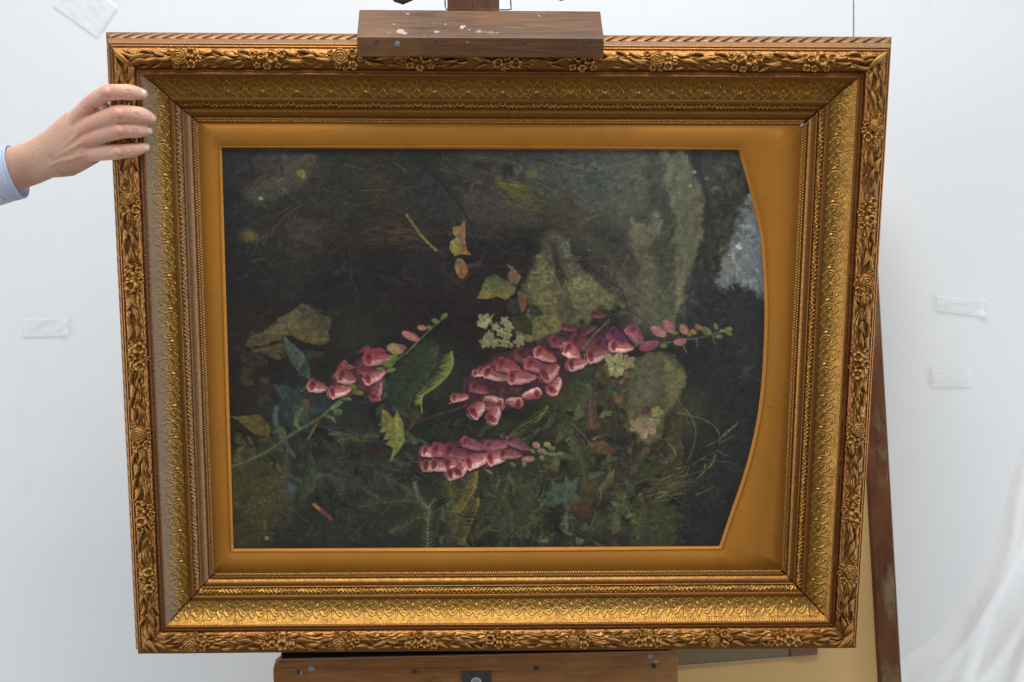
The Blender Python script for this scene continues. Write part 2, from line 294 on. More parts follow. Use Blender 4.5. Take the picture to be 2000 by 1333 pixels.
# rail 0 top, 1 bottom, 2 left, 3 right
def rail_frame(k):
    """origin on the outer edge, direction along, direction inwards"""
    return [(Vector((0, OH, 0)), Vector((1, 0, 0)), Vector((0, -1, 0)), OW), (Vector((0, -OH, 0)), Vector((1, 0, 0)), Vector((0, 1, 0)), OW),
            (Vector((-OW, 0, 0)), Vector((0, 1, 0)), Vector((1, 0, 0)), OH), (Vector((OW, 0, 0)), Vector((0, 1, 0)), Vector((-1, 0, 0)), OH)][k]
RLAB = ['upper rail of the frame, partly under the easel clamp', 'lower rail of the frame, catching the light on its cove', 'left rail of the frame with grey dust in its cove, held by the hand', 'right rail of the frame beside the bare wall']
rails = []
for k in range(4):
    O, S, Wd, half = rail_frame(k); n = NS[k]; u = np.linspace(-1, 1, n)[None, :]; w = WZ[:, 0][:, None]; z = WZ[:, 1][:, None]
    L = (half*1000-w)*np.ones_like(u); gap = np.where(w > 66, .75+.18*((k+1) % 3), 0.)*np.ones_like(u); gap = gap+np.where((w > 108) & (w < 131), (.5 if k in (0, 3) else .1), 0)*(u > 0)
    s = u*(L-gap); h = relief(s, w, k)
    h = h+np.where((w > 20.5) & (w < 92), .22, .06)*np.random.default_rng(k).normal(size=h.shape)*(1.6 if k == 2 else .6)
    edge = np.clip((L-gap-np.abs(s))/2.5, 0, 1); h = h*edge
    wav = .35*np.sin(s/90.+k)+.2*np.sin(s/37.+2*k)
    Z = (z+h+np.where(w < 60, wav, wav*.5))/1000; ss = s/1000; ww = (w+0*s)/1000
    P = np.stack([O[i]+S[i]*ss+Wd[i]*ww for i in range(3)], -1); P[..., 2] += Z
    me = grid_mesh('rail', P, flip=k in (1, 2))
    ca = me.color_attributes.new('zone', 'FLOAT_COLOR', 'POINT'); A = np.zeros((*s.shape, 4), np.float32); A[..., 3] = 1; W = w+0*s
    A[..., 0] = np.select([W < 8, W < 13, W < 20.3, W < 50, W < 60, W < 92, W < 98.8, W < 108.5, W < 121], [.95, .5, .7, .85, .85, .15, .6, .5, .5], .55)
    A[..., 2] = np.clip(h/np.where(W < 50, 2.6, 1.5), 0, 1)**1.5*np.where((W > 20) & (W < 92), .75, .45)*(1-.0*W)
    if k == 3: A[..., 0] = np.clip(A[..., 0]+.12, 0, 1)
    if k == 2:
        A[..., 1] = np.select([(W > 50) & (W < 60), (W >= 60) & (W < 82), (W >= 98.8) & (W < 121.5), W >= 121.5], [.35, .97-.9*np.clip((W-66)/15, 0, 1), .38, .22], 0)
    A[..., 1] = np.where((W > .9) & (W < 8), .22, A[..., 1])
    if k == 3: A[..., 1] += np.where((W > 21) & (W < 30), .45, 0)*np.clip(np.sin(s/31)+.4, 0, 1)
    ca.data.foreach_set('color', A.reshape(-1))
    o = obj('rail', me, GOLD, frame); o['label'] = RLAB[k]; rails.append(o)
# carved flowers and leaves, each its own piece
def radial(name, rings, n, rf, hf):
    P = np.zeros((rings+1, n, 3)); a = np.linspace(0, 2*np.pi, n, endpoint=False)
    for i in range(rings+1):
        t = i/rings; r = rf(t, a); P[i, :, 0] = r*np.cos(a); P[i, :, 1] = r*np.sin(a); P[i, :, 2] = hf(t, a)
    return grid_mesh(name, P[::-1], wrap=True)
def daisy(name, np_, hole):
    def rf(t, a): return t*(1+.0*a)*(1+.26*np.abs(np.cos(np_*a/2))*t-.14)
    def hf(t, a):
        c = .22+.30*math.sqrt(max(0, 1-(t/.21)**2)) if t < .21 else 0
        pet = np.abs(np.cos(np_*a/2))**.7
        ring = .20+math.exp(-((t-.62)/.25)**2)*(.18+.36*pet)
        return np.maximum(c*(0 if hole else 1), ring)-.10-.6*max(0, t-.84)/.16-(.16 if hole and t < .16 else 0)+0*a
    return radial(name, 12, 30, rf, hf)
DA, DB, DC = daisy('flower', 5, False), daisy('flower', 6, True), daisy('flower', 4, False)
def rose():
    def rf(t, a): return t*(1+.06*np.cos(5*a+7*t))
    def hf(t, a): return .66*math.sqrt(max(0, 1-(t*.90)**2))+.30*(np.abs(np.sin((t*3.6-a/(2*np.pi)*1.0)*np.pi))**.7-.5)*(1-.25*t)-.12-.7*max(0, t-.88)/.12
    return radial('rose', 24, 44, rf, hf)
RO = rose()
def leaf_mesh(curl, rib):
    n, m = 13, 7; P = np.zeros((n, m, 3))
    for i in range(n):
        t = i/(n-1); wd = .17*math.sin(math.pi*min(1, t*.93+.06))**.75*(1-.25*t)
        for j in range(m):
            v = j/(m-1)*2-1; x = t*1.0-.5; y = v*wd+curl*math.sin(t*math.pi)*.12
            z = .03+.17*math.sin(math.pi*t*.85)**1.2*(1-v*v*.8)+.06*t*t-rib*.05*math.exp(-(v*3)**2)*(1-t)-(.09 if abs(v) > .99 else 0)-(.12 if i in (0,) else 0)
            P[i, j] = (x, y, z)
    return grid_mesh('leaf', P, flip=True)
LV = [leaf_mesh(1, 1), leaf_mesh(-1, 1), leaf_mesh(.4, 0)]
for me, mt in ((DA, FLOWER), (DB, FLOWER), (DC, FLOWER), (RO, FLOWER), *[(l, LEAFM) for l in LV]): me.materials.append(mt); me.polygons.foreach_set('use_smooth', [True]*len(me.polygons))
def base_z(w): return np.interp(w, WZ[5:, 0], WZ[5:, 1])
def piece(name, me, k, s, w, size, rot=0., lift=0., hscale=1.):
    """lay a carved piece on rail k; s, w and size in millimetres"""
    O, S, Wd, half = rail_frame(k); p = O+S*(s/1000)+Wd*(w/1000); p.z += (base_z(w)+lift)/1000
    sl = (base_z(w+2)-base_z(w-2))/4; e2 = (Wd+Vector((0, 0, sl*.8))).normalized(); nn = S.cross(e2)
    if nn.z < 0: nn = -nn
    nn.normalize(); e1 = e2.cross(nn).normalized()
    M = Matrix((e1, e2, nn)).transposed().to_4x4(); M.translation = p
    o = bpy.data.objects.new(name, me); link(o, rails[k]); o.matrix_local = M @ Matrix.Rotation(rot, 4, 'Z') @ Matrix.Diagonal((size/1000, size/1000, size*hscale/1000, 1)); return o
SP = {0: [-459, -339, -229, -120, 5, 115, 226, 349, 454], 1: [-476, -347, -246, -125, -2, 118, 225, 339, 446], 2: [348, 241, 124, 8, -114, -239, -342], 3: [351, 224, 120, -5, -109, -236, -338]}
TY = {0: 'ABABCBABB', 1: 'ABABCABAB', 2: 'BABCABC', 3: 'ABACABA'}
rnd = random.Random(5)
def flower(k, s, w, r): piece('flower', rnd.choice((DA, DA, DA, DC, DB)), k, s+rnd.uniform(-1, 1), w+rnd.uniform(-.8, .8), r*rnd.uniform(.92, 1.2), rnd.uniform(0, 6.3), 1.3, 1.0)
for k in range(4):
    for s, ty in zip(SP[k], TY[k]):
        q = -1 if k > 1 else 1
        if ty == 'A':
            piece('rose', RO, k, s-4*q, 32.5+rnd.uniform(-1, 1), rnd.uniform(11.5, 13.5), rnd.uniform(0, 6.3), 1.8, rnd.uniform(.75, .95))
            for a, w, r in ((13, 28, 8), (12.5, 42, 8.5), (-9, 45, 5.5), (2, 46, 5), (-18, 26, 5), (22, 36, 5)): flower(k, s+a*q, w, r)
        elif ty == 'B':
            for a, w, r in ((-19, 29, 7), (-7.5, 31, 8), (8, 32, 10.5), (22, 29, 7.5), (-14, 43, 6.5), (-1, 44.5, 7), (16, 43.5, 6)): flower(k, s+a*q, w, r)
        else:
            for a, w, r in ((-13.5, 38, 10), (13.5, 38, 10), (0, 28.5, 8), (0, 42, 6.5), (-21, 27, 6), (21, 27, 6), (-4, 47, 4.5)): flower(k, s+a, w, r)
    half = (OW if k < 2 else OH)*1000-42; cs = sorted(SP[k]); gaps = list(zip([-half]+[c+24 for c in cs], [c-24 for c in cs]+[half]))
    for gi, (a, b) in enumerate(gaps):
        if b-a < 14: continue
        d = 1 if (gi % 2 == 0) else -1
        rot = 0 if d > 0 else math.pi
        m = max(1, round((b-a)/19.5))
        for i in range(m):
            s = a+(b-a)*(i+.5)/m
            piece('leaf', LV[(i+gi) % 2], k, s, 27+rnd.uniform(-1.5, 1.5), rnd.uniform(19, 25), rot+rnd.uniform(-.45, .1), 1.2, 1.15)
            piece('leaf', LV[(i+gi+1) % 3], k, s+7+rnd.uniform(-3, 3), 35.5+rnd.uniform(-2.5, 2.5), rnd.uniform(19, 30), rot+rnd.uniform(-.3, .35), 1.4, 1.)
            if (i+gi) % 3: piece('leaf', LV[gi % 3], k, s-4+rnd.uniform(-3, 3), 44+rnd.uniform(-1.5, 1.5), rnd.uniform(14, 20), rot+rnd.uniform(-.2, .55), .8, 1.1)
    for e in (-1, 1):   # broad leaves folded over the corners
        for j, (a, w, sz, ro) in enumerate(((38, 30, 27, .12), (47, 40, 27, -.1))):
            piece('leaf', LV[j], k, e*((OW if k < 2 else OH)*1000-a-10), w, sz, (math.pi+ro if e > 0 else -ro), 1.5, 1.1)
        if k < 2:
            for j, (a, w, sz, ro) in enumerate(((35, 33, 36, -.785), (31, 27.5, 20, -.785))):
                piece('leaf', LV[2], k, e*(OW*1000-a), w, sz, (math.pi-ro if e > 0 else ro), 2.2+j*3, 1.0)
# flat gilded slip with the arched right side
OPEN = [(-415.5, 314), (354.9, 313.7)]+[(x, y) for x, y in sm([(354.9, 313.7), (367, 277), (378.5, 240), (387, 210), (394.6, 178), (401.5, 120), (405.4, 58.9), (406, 8), (405.2, -42), (401.6, -92), (396.4, -130), (388.6, -169.8), (378.1, -211.6), (364.8, -256), (348.6, -313.1)], 3)][1:]+[(-418.1, -312.8)]
def dense(P, st=9.):
    Q = []
    for (x0, y0), (x1, y1) in zip(P, P[1:]+P[:1]):
        n = max(1, int(math.hypot(x1-x0, y1-y0)/st)); Q += [(x0+(x1-x0)*i/n, y0+(y1-y0)*i/n) for i in range(n)]
    return Q
OW2, OH2 = OW*1000-129.3, OH*1000-129.3
D = dense(OPEN); cx, cy = -8, 0; rows = []
def outw(x, y, d):   # scale outward by about d
    r = math.hypot(x-cx, y-cy); f = max(abs(x-cx)/415, abs(y-cy)/314); return (x+(x-cx)/r*d, y+(y-cy)/r*d)
def rectp(x, y):
    t = 1e9; dx, dy = x-cx, y-cy
    if dx > 1e-6: t = min(t, (OW2-cx)/dx)
    if dx < -1e-6: t = min(t, (-OW2-cx)/dx)
    if dy > 1e-6: t = min(t, (OH2-cy)/dy)
    if dy < -1e-6: t = min(t, (-OH2-cy)/dy)
    return (cx+dx*t, cy+dy*t)
# snap the ray nearest each outer corner onto it
outer = [rectp(*p) for p in D]
for X, Y in ((-OW2, OH2), (OW2, OH2), (OW2, -OH2), (-OW2, -OH2)):
    i = min(range(len(outer)), key=lambda i: (outer[i][0]-X)**2+(outer[i][1]-Y)**2); outer[i] = (X, Y)
def row(P, z): return [(x/1000, y/1000, z/1000) for x, y in P]
rows = [row(outer, -4), row(outer, -1), row([((a[0]*.5+b[0]*.5), (a[1]*.5+b[1]*.5)) for a, b in zip(outer, D)], -1), row([outw(x, y, 6.4) for x, y in D], -1), row([outw(x, y, 5.6) for x, y in D], -1.9),
        row([outw(x, y, 5.2) for x, y in D], -1.8), row([outw(x, y, 4.6) for x, y in D], -.2), row([outw(x, y, 3.6) for x, y in D], .1), row([outw(x, y, 2.6) for x, y in D], -.8), row([outw(x, y, 1.8) for x, y in D], -3.2), row([outw(x, y, .8) for x, y in D], -3.7), row(D, -4.2), row(D, -9)]
s = NT('oil_gilded_flat'); n1 = s.noise(3, 3); n2 = s.noise(1, 4, .6, s.mp((9, 160, 9))); n3 = s.noise(420, 3)
col = s.mix(s.ramp(n1, (.3, 0.), (.7, 1.)), (.60, .262, .040), (.53, .222, .032)); col = s.mix(s.ramp(n2, (.4, 0.), (.75, .15)), col, (.38, .15, .03)); col = s.mix(s.ramp(s.noise(9, 6, .7), (.52, 0.), (.66, .45)), col, (.42, .165, .03)); col = s.mix(s.ramp(s.noise(52, 5, .75), (.66, 0.), (.70, .7)), col, (.26, .10, .035)); col = s.mix(s.ramp(s.noise(1, 4, .8, s.mp((34, 200, 9)), 1.), (.74, 0.), (.76, .7)), col, (.70, .47, .25))
s.set(Base_Color=col, Metallic=.30, Specular_IOR_Level=.25, Roughness=s.ramp(n2, (.3, .44), (.7, .56))); s.bump(s.math('ADD', n3, s.math('MULTIPLY', n2, .6)), .0003, .5)
slip = obj('slip', grid_mesh('slip', np.array(rows), wrap=True, flip=True), s.m, frame, False); slip['label'] = 'flat brown gold slip with an arched opening on its right side'
s = NT('dark_backing'); s.set(Base_Color=(.012, .010, .009), Roughness=.9)
obj('backing_board', prism('backing_board', [(-.556, -.459), (.556, -.459), (.556, .459), (-.556, .459)], -.029, -.018, 'z', 0), s.m, frame, False)
s = NT('glint_white'); s.set(Base_Color=(.85, .85, .82), Roughness=.8)
obj('chip_or_glint', tube('chip_or_glint', [(.4455, .3492, .0005), (.4478, .3517, .0015), (.4500, .3541, .0028)], [.0004, .0012, .0005], 6), s.m, frame)  # white sliver painted in for the bright glint through the mitre gap
PAINT_GAIN = 1.38
# ---------------------------------------------------------------- the oil painting
# Painted stroke by stroke into an array, then stored as colours of the canvas mesh.
PX0, PY0, PW, PH, PS = 426., 284., 1080, 800, 1.35
class Painter:
    def __init__(s):
        s.h, s.w = int(PH*PS), int(PW*PS)
        s.r = np.random.default_rng(7)
        s.I = np.zeros((s.h, s.w, 3), np.float32)
        s.n = [s.noise(k) for k in (4, 9, 22, 60)]
        s.nh = s.noise(3, 16); s.nd = s.noise(2)
    def noise(s, cy, cx=None):
        cx = cx or cy
        g = s.r.random((int(s.h/cy)+4, int(s.w/cx)+4)).astype(np.float32)
        y = np.linspace(0, g.shape[0]-2.01, s.h); x = np.linspace(0, g.shape[1]-2.01, s.w)
        yi = y.astype(int); xi = x.astype(int)
        fy = (y-yi)[:, None].astype(np.float32); fx = (x-xi)[None, :].astype(np.float32)
        fy = fy*fy*(3-2*fy); fx = fx*fx*(3-2*fx)
        a = g[yi][:, xi]; b = g[yi][:, xi+1]; c = g[yi+1][:, xi]; d = g[yi+1][:, xi+1]
        return (a*(1-fy)*(1-fx)+b*(1-fy)*fx+c*fy*(1-fx)+d*fy*fx)-.5
    def box(s, x0, y0, x1, y1):
        a = max(0, int((x0-PX0)*PS)); b = min(s.w, int((x1-PX0)*PS)+2)
        c = max(0, int((y0-PY0)*PS)); d = min(s.h, int((y1-PY0)*PS)+2)
        if a >= b or c >= d: return None
        X = (np.arange(a, b)/PS+PX0)[None, :].astype(np.float32); Y = (np.arange(c, d)/PS+PY0)[:, None].astype(np.float32)
        return (slice(c, d), slice(a, b)), X, Y
    def put(s, sl, m, col, tex=.12):
        col = np.array(col, np.float32)/255
        if col.ndim == 1: col = col[None, None, :]
        v = 1+tex*(s.n[0][sl]*.7+s.nh[sl]*.45+s.n[1][sl]*.9+s.nd[sl]*.7)[..., None]*1.8
        m = m[..., None]
        s.I[sl] = s.I[sl]*(1-m)+col*v*m
    def blob(s, x, y, rx, ry, a, col, al=.8, rough=.5):
        R = max(rx, ry)*1.9
        g = s.box(x-R, y-R, x+R, y+R)
        if g is None: return
        sl, X, Y = g; c, q = math.cos(math.radians(a)), math.sin(math.radians(a))
        u = ((X-x)*c+(Y-y)*q)/rx; v = (-(X-x)*q+(Y-y)*c)/ry
        d = np.sqrt(u*u+v*v)+rough*(s.n[2][sl]+.6*s.n[1][sl])
        s.put(sl, al*np.clip(1.5-d, 0, 1)**1.4, col)
    def oval(s, x, y, rx, ry, a, col, al=1., col2=None, soft=.9):
        R = max(rx, ry)+2
        g = s.box(x-R, y-R, x+R, y+R)
        if g is None: return
        sl, X, Y = g; c, q = math.cos(math.radians(a)), math.sin(math.radians(a))
        u = ((X-x)*c+(Y-y)*q)/rx; v = (-(X-x)*q+(Y-y)*c)/ry
        d = (1-np.sqrt(u*u+v*v))*min(rx, ry)
        if col2 is not None:
            t = np.clip(v*.5+.5, 0, 1)[..., None]; col = np.array(col)*(1-t)+np.array(col2)*t
        s.put(sl, al*np.clip(d/soft+.5, 0, 1), col, .08)
    def poly(s, P, col, al=.95, soft=1.5, rough=1.5, col2=None, d2=(0, 1), tex=.14):
        P = np.array(P, np.float32)
        g = s.box(P[:, 0].min()-4, P[:, 1].min()-4, P[:, 0].max()+4, P[:, 1].max()+4)
        if g is None: return
        sl, X, Y = g; ins = np.zeros((Y.shape[0], X.shape[1]), bool); dm = np.full(ins.shape, 1e9, np.float32)
        for (x0, y0), (x1, y1) in zip(P, np.roll(P, -1, 0)):
            if y0 != y1: ins ^= ((y0 > Y) != (y1 > Y)) & (X < (x1-x0)*(Y-y0)/(y1-y0)+x0)
            L = (x1-x0)**2+(y1-y0)**2+1e-9
            t = np.clip(((X-x0)*(x1-x0)+(Y-y0)*(y1-y0))/L, 0, 1)
            dm = np.minimum(dm, (X-x0-t*(x1-x0))**2+(Y-y0-t*(y1-y0))**2)
        sd = np.sqrt(dm)*np.where(ins, 1, -1)+rough*1.1*(s.n[0][sl]*.5+s.n[1][sl]+s.n[2][sl]*1.6)
        if col2 is not None:
            q = P@np.array(d2, np.float32); t = np.clip((X*d2[0]+Y*d2[1]-q.min())/(np.ptp(q)+1e-6), 0, 1)[..., None]
            col = np.array(col)*(1-t)+np.array(col2)*t
        s.put(sl, al*np.clip(sd/soft+.5, 0, 1), col, tex)
    def line(s, P, w, col, al=.8, w1=None):
        P = np.array(P, np.float32); w1 = w if w1 is None else w1
        if len(P) > 2:  # smooth curve through the points
            Q = []; E = np.vstack([2*P[0]-P[1], P, 2*P[-1]-P[-2]])
            for i in range(1, len(E)-2):
                for t in np.linspace(0, 1, 6, endpoint=False):
                    a, b, c, d = E[i-1:i+3]
                    Q.append(.5*((2*b)+(c-a)*t+(2*a-5*b+4*c-d)*t*t+(3*b-a-3*c+d)*t**3))
            P = np.array(Q+[P[-1]])
        W = max(w, w1)+2
        g = s.box(P[:, 0].min()-W, P[:, 1].min()-W, P[:, 0].max()+W, P[:, 1].max()+W)
        if g is None: return
        sl, X, Y = g; m = np.zeros((Y.shape[0], X.shape[1]), np.float32); n = len(P)-1
        for i in range(n):
            (x0, y0), (x1, y1) = P[i], P[i+1]; L = (x1-x0)**2+(y1-y0)**2+1e-9
            t = np.clip(((X-x0)*(x1-x0)+(Y-y0)*(y1-y0))/L, 0, 1)
            d = np.sqrt((X-x0-t*(x1-x0))**2+(Y-y0-t*(y1-y0))**2); ww = w+(w1-w)*(i+t)/n
            m = np.maximum(m, np.clip((ww/2-d)/.9+.5, 0, 1)*np.minimum(1, .35+ww*.65))
        s.put(sl, al*m*np.clip(1+s.nd[sl]*.9, 0, 1), col, .1)
    def bell(s, x, y, a, L, W, pale=(216, 164, 152), deep=(140, 52, 66), dim=1.):
        a += s.r.normal()*6; L *= .86+.2*s.r.random(); W *= .80+.16*s.r.random(); dim *= .84+.22*s.r.random()
        ca, sa = math.cos(math.radians(a)), math.sin(math.radians(a)); h = W/2
        def T(u, v): return (x+u*ca-v*sa, y+u*sa+v*ca)
        pale = np.array(pale)*dim; deep = (np.array(deep)+(6, 8, -2))*dim
        s.line([T(0, h*1.1), T(L*.5, h*1.15), T(L, h*.4)], 3, (30, 26, 28), .6, 1.5)
        s.poly([T(-2, -h), T(L*.35, -h*.98), T(L*.7, -h*.75), T(L, -h*.2), T(L, h*.25), T(L*.7, h*.8), T(L*.35, h), T(-2, h)], deep*.96, .96, 1.2, .5, pale, (-sa, ca), .1)
        for k in range(2):
            v = -h*.75+h*.3*k+s.r.normal()*.6
            s.line([T(1, v), T(L*.5, v*1.0), T(L*.9, v*.4)], 1.8, deep*(.8+.14*k), .5, .8)
        s.line([T(3, h*.45), T(L*.5, h*.5), T(L*.88, h*.2)], h*.62, np.minimum(pale*1.12, 255), .75, 2)
        s.line([T(3, h*.1), T(L*.5, h*.08), T(L*.9, 0)], 1.6, deep*.9, .6, .8)
        s.line([T(2, h), T(L*.4, h*1.02), T(L*.8, h*.75)], 1.3, deep*.55, .5, .8)
        e = .42+.2*s.r.random(); s.oval(*T(0, 0), h*e, h*1.04, a+s.r.normal()*8, deep*1.12, .98, pale*1.06)
        s.oval(*T(h*.12, -h*.1), h*e*.82, h*.84, a, deep*.92, 1, np.array((158, 62, 68))*dim, 1.6)
        s.oval(*T(h*.22, -h*.3), h*.34, h*.42, a, deep*.6, .6, None, 3)
        for k in range(5): s.oval(*T(s.r.normal()*h*.2, s.r.normal()*h*.4), .9, .8, 0, deep*.5, .6)
        s.line([T(-h*.62, -h*.5), T(-h*.72, h*.2), T(-h*.45, h*.85)], 1.8, np.minimum(pale*1.15, 255), .7, .8)
        s.line([T(h*.2, -h*1.0), T(-h*.35, -h*.9)], 1.6, np.minimum(deep*1.3, 255), .7)
    def bud(s, x, y, L, W, a, c1=(160, 82, 82), c2=(176, 128, 104)):
        s.oval(x, y, L/2, W/2, a, c1, .97, c2)
        ca, sa = math.cos(math.radians(a)), math.sin(math.radians(a))
        s.line([(x-ca*L*.35+sa*W*.15, y-sa*L*.35-ca*W*.15), (x+ca*L*.3+sa*W*.1, y+sa*L*.3-ca*W*.1)], W*.2, np.array(c2)*1.15, .5, 1)
        s.line([(x-ca*L*.4-sa*W*.3, y-sa*L*.4+ca*W*.3), (x+ca*L*.35-sa*W*.35, y+sa*L*.35+ca*W*.35)], 1.2, np.array(c1)*.55, .5, 1)
    def leaf(s, P, w, col, col2=None, al=.9, vein=True):
        """a blade along the curve P, widest in the middle"""
        P = np.array(P, float); n = 9; t = np.linspace(0, 1, n); k = np.linspace(0, 1, len(P))
        x = np.interp(t, k, P[:, 0]); y = np.interp(t, k, P[:, 1]); dx = np.gradient(x); dy = np.gradient(y); l = np.hypot(dx, dy)+1e-6
        ww = w/2*np.sin(np.pi*np.clip(t, .02, .985)**.8)
        up = [(x[i]-dy[i]/l[i]*ww[i], y[i]+dx[i]/l[i]*ww[i]) for i in range(n)]
        dn = [(x[i]+dy[i]/l[i]*ww[i], y[i]-dx[i]/l[i]*ww[i]) for i in range(n)][::-1]
        s.poly(up+dn, col, al, 1.2, .7, col2, (-dy.mean(), dx.mean()), .12)
        if vein: s.line(list(zip(x, y)), 1.1, np.minimum(np.array(col2 if col2 is not None else col)*1.25, 255), .6, .6)
    def fern(s, P, l0, l1, col, col2, side=0, n=22, w=3.):
        P = np.array(P, float); k = np.linspace(0, 1, len(P))
        for i in range(n):
            t = i/(n-1); x = np.interp(t, k, P[:, 0]); y = np.interp(t, k, P[:, 1])
            x2 = np.interp(min(t+.06, 1), k, P[:, 0])-np.interp(max(t-.06, 0), k, P[:, 0]); y2 = np.interp(min(t+.06, 1), k, P[:, 1])-np.interp(max(t-.06, 0), k, P[:, 1])
            q = math.hypot(x2, y2)+1e-6; x2 /= q; y2 /= q; L = (l0+(l1-l0)*t)*(.85+.3*s.r.random())
            for sg in ((1, -1) if side == 0 else (side,)):
                nx, ny = -y2*sg, x2*sg
                ex, ey = x+nx*L+x2*L*.45, y+ny*L+y2*L*.45
                c = np.array(col)+(np.array(col2)-np.array(col))*s.r.random()
                s.line([(x, y), ((x+ex)/2+x2*L*.05, (y+ey)/2+y2*L*.05), (ex, ey)], w, c, .85, .7)
        s.line(P, 1.5, np.array(col2)*1.1, .8, 1)
    def petals(s, x, y, R, n, a, col, col2, cen=(150, 140, 60)):
        for k in range(n):
            b = math.radians(a+360*k/n); s.oval(x+math.cos(b)*R*.58, y+math.sin(b)*R*.58, R*.5, R*.36, math.degrees(b), col, .95, col2)
            s.line([(x, y), (x+math.cos(b)*R*.8, y+math.sin(b)*R*.8)], 1, np.array(col2)*.75, .5)
        for k in range(5): s.oval(x+s.r.normal()*R*.14, y+s.r.normal()*R*.14, 1.2, 1.2, 0, cen, .8)

def Z1(o, k, pts): return [(o[0]+x/k, o[1]+y/k) for x, y in pts]

def paint():
    p = Painter(); r = p.r
    X = np.linspace(PX0, PX0+PW, p.w)[None, :]; Y = np.linspace(PY0, PY0+PH, p.h)[:, None]
    p.I[:] = np.array((36, 35, 33))/255
    B = p.blob
    # underpainting: broad masses of colour, (x, y, rx, ry, angle, colour, opacity)
    for b in [(520, 330, 110, 60, 0, (58, 55, 51), .8), (470, 420, 60, 90, 0, (38, 39, 40), .8), (680, 350, 100, 60, 0, (42, 45, 38), .8),
              (770, 330, 80, 40, 10, (52, 47, 40), .7), (760, 380, 40, 30, 0, (58, 54, 34), .6), (850, 350, 80, 60, 0, (42, 46, 44), .8),
              (900, 480, 120, 90, 0, (31, 28, 29), .9), (700, 560, 170, 90, 0, (33, 32, 32), .9), (820, 620, 120, 80, 20, (34, 28, 28), .9),
              (930, 600, 60, 80, 0, (38, 29, 29), .9), (960, 400, 70, 50, 0, (62, 53, 47), .75), (930, 320, 60, 30, 0, (66, 66, 58), .7),
              (1010, 330, 80, 35, 5, (74, 76, 70), .7), (1070, 430, 90, 50, 30, (58, 56, 46), .8), (1110, 370, 70, 60, 10, (66, 74, 67), .8),
              (1170, 330, 90, 50, 0, (78, 80, 69), .8), (1200, 400, 80, 70, 20, (80, 84, 70), .85), (1270, 350, 70, 60, 0, (80, 82, 68), .8),
              (1240, 520, 70, 80, 10, (82, 78, 62), .8), (1300, 470, 60, 70, 0, (68, 72, 60), .8), (1180, 470, 60, 40, 35, (60, 58, 48), .8),
              (1290, 600, 60, 60, 0, (84, 84, 66), .85), (1410, 340, 60, 80, 0, (58, 60, 54), .9), (1400, 450, 50, 90, 0, (54, 56, 48), .9),
              (1370, 580, 50, 90, 10, (52, 55, 57), .9), (1430, 620, 80, 60, 0, (42, 44, 44), .95), (1430, 720, 80, 110, 0, (42, 45, 48), .95),
              (1400, 900, 90, 150, 0, (38, 42, 40), .95), (1340, 800, 50, 60, 0, (62, 62, 44), .8), (480, 640, 60, 60, 0, (44, 38, 34), .8),
              (470, 770, 60, 60, 0, (40, 33, 30), .9), (590, 800, 90, 60, 0, (48, 56, 54), .8), (560, 930, 80, 70, 0, (52, 60, 52), .8),
              (500, 960, 80, 90, 0, (68, 62, 34), .8), (470, 1040, 60, 50, 0, (58, 60, 38), .8), (680, 880, 120, 80, 0, (44, 50, 44), .9),
              (760, 980, 140, 90, 0, (38, 41, 40), .95), (650, 1040, 140, 40, 0, (44, 47, 44), .9), (840, 860, 80, 60, 0, (38, 42, 36), .9),
              (850, 730, 60, 60, 0, (44, 50, 36), .8), (900, 980, 100, 80, 0, (48, 50, 34), .85), (1000, 980, 100, 80, 0, (42, 48, 38), .9),
              (1080, 900, 100, 70, 0, (46, 50, 36), .9), (1120, 790, 80, 70, 0, (52, 56, 38), .85), (1100, 1020, 120, 50, 0, (40, 44, 36), .9),
              (1190, 920, 70, 80, 0, (56, 52, 36), .85), (1240, 1000, 80, 70, 0, (54, 56, 40), .9), (1290, 930, 50, 70, 0, (66, 64, 42), .8),
              (1180, 800, 60, 60, 0, (58, 54, 40), .8), (1290, 1040, 40, 50, 0, (62, 66, 42), .9), (1380, 1000, 50, 80, 0, (40, 43, 41), .95)]:
        B(*b)
    # sky and far trees on the right
    p.poly([(1476, 366), (1510, 372), (1510, 620), (1488, 596), (1470, 566), (1452, 570), (1438, 552), (1420, 566), (1396, 552), (1402, 530), (1412, 500), (1414, 480), (1438, 456), (1428, 446), (1444, 412), (1444, 398)], (118, 122, 117), .96, 5, 3, (96, 106, 118), (1, .3), .03)
    B(1440, 490, 22, 40, 20, (128, 130, 124), .8); B(1478, 450, 14, 50, 0, (112, 126, 142), .6); B(1455, 540, 24, 16, 0, (112, 118, 120), .7)
    for k in range(170):
        t = r.random(); x = 1392+98*t+r.normal()*4; y = 560+12*math.sin(t*9)+26*t*t+r.random()*40
        B(x, y, 4+r.random()*4, 3+r.random()*4, 0, np.array((42, 46, 42))*(.8+.35*r.random()), .8)
    for k in range(240):
        y = 300+r.random()*240; e = np.interp(y, [300, 380, 420, 450, 480, 520, 545], [1475, 1450, 1440, 1430, 1416, 1402, 1396])
        x = 1385+(e-1385)*r.random()**.7+r.normal()*3
        B(x, y, 5+5*r.random(), 3+4*r.random(), r.random()*180, np.array((66, 66, 46) if r.random() < .4 else (48, 52, 46))*(.75+.5*r.random()), .6)
    for k in range(110):
        B(1400+r.random()*90, 560+r.random()*190, 10, 5, r.random()*180, np.array((46, 48, 44))*(.75+.45*r.random()), .4)
    # slope with the tongue of rock
    p.poly([(1120, 300), (1330, 300), (1345, 420), (1320, 560), (1290, 660), (1235, 640), (1215, 590), (1160, 520), (1120, 460), (1100, 380)], (74, 76, 63), .6, 46, 8, (74, 70, 54), (0, 1), .06)
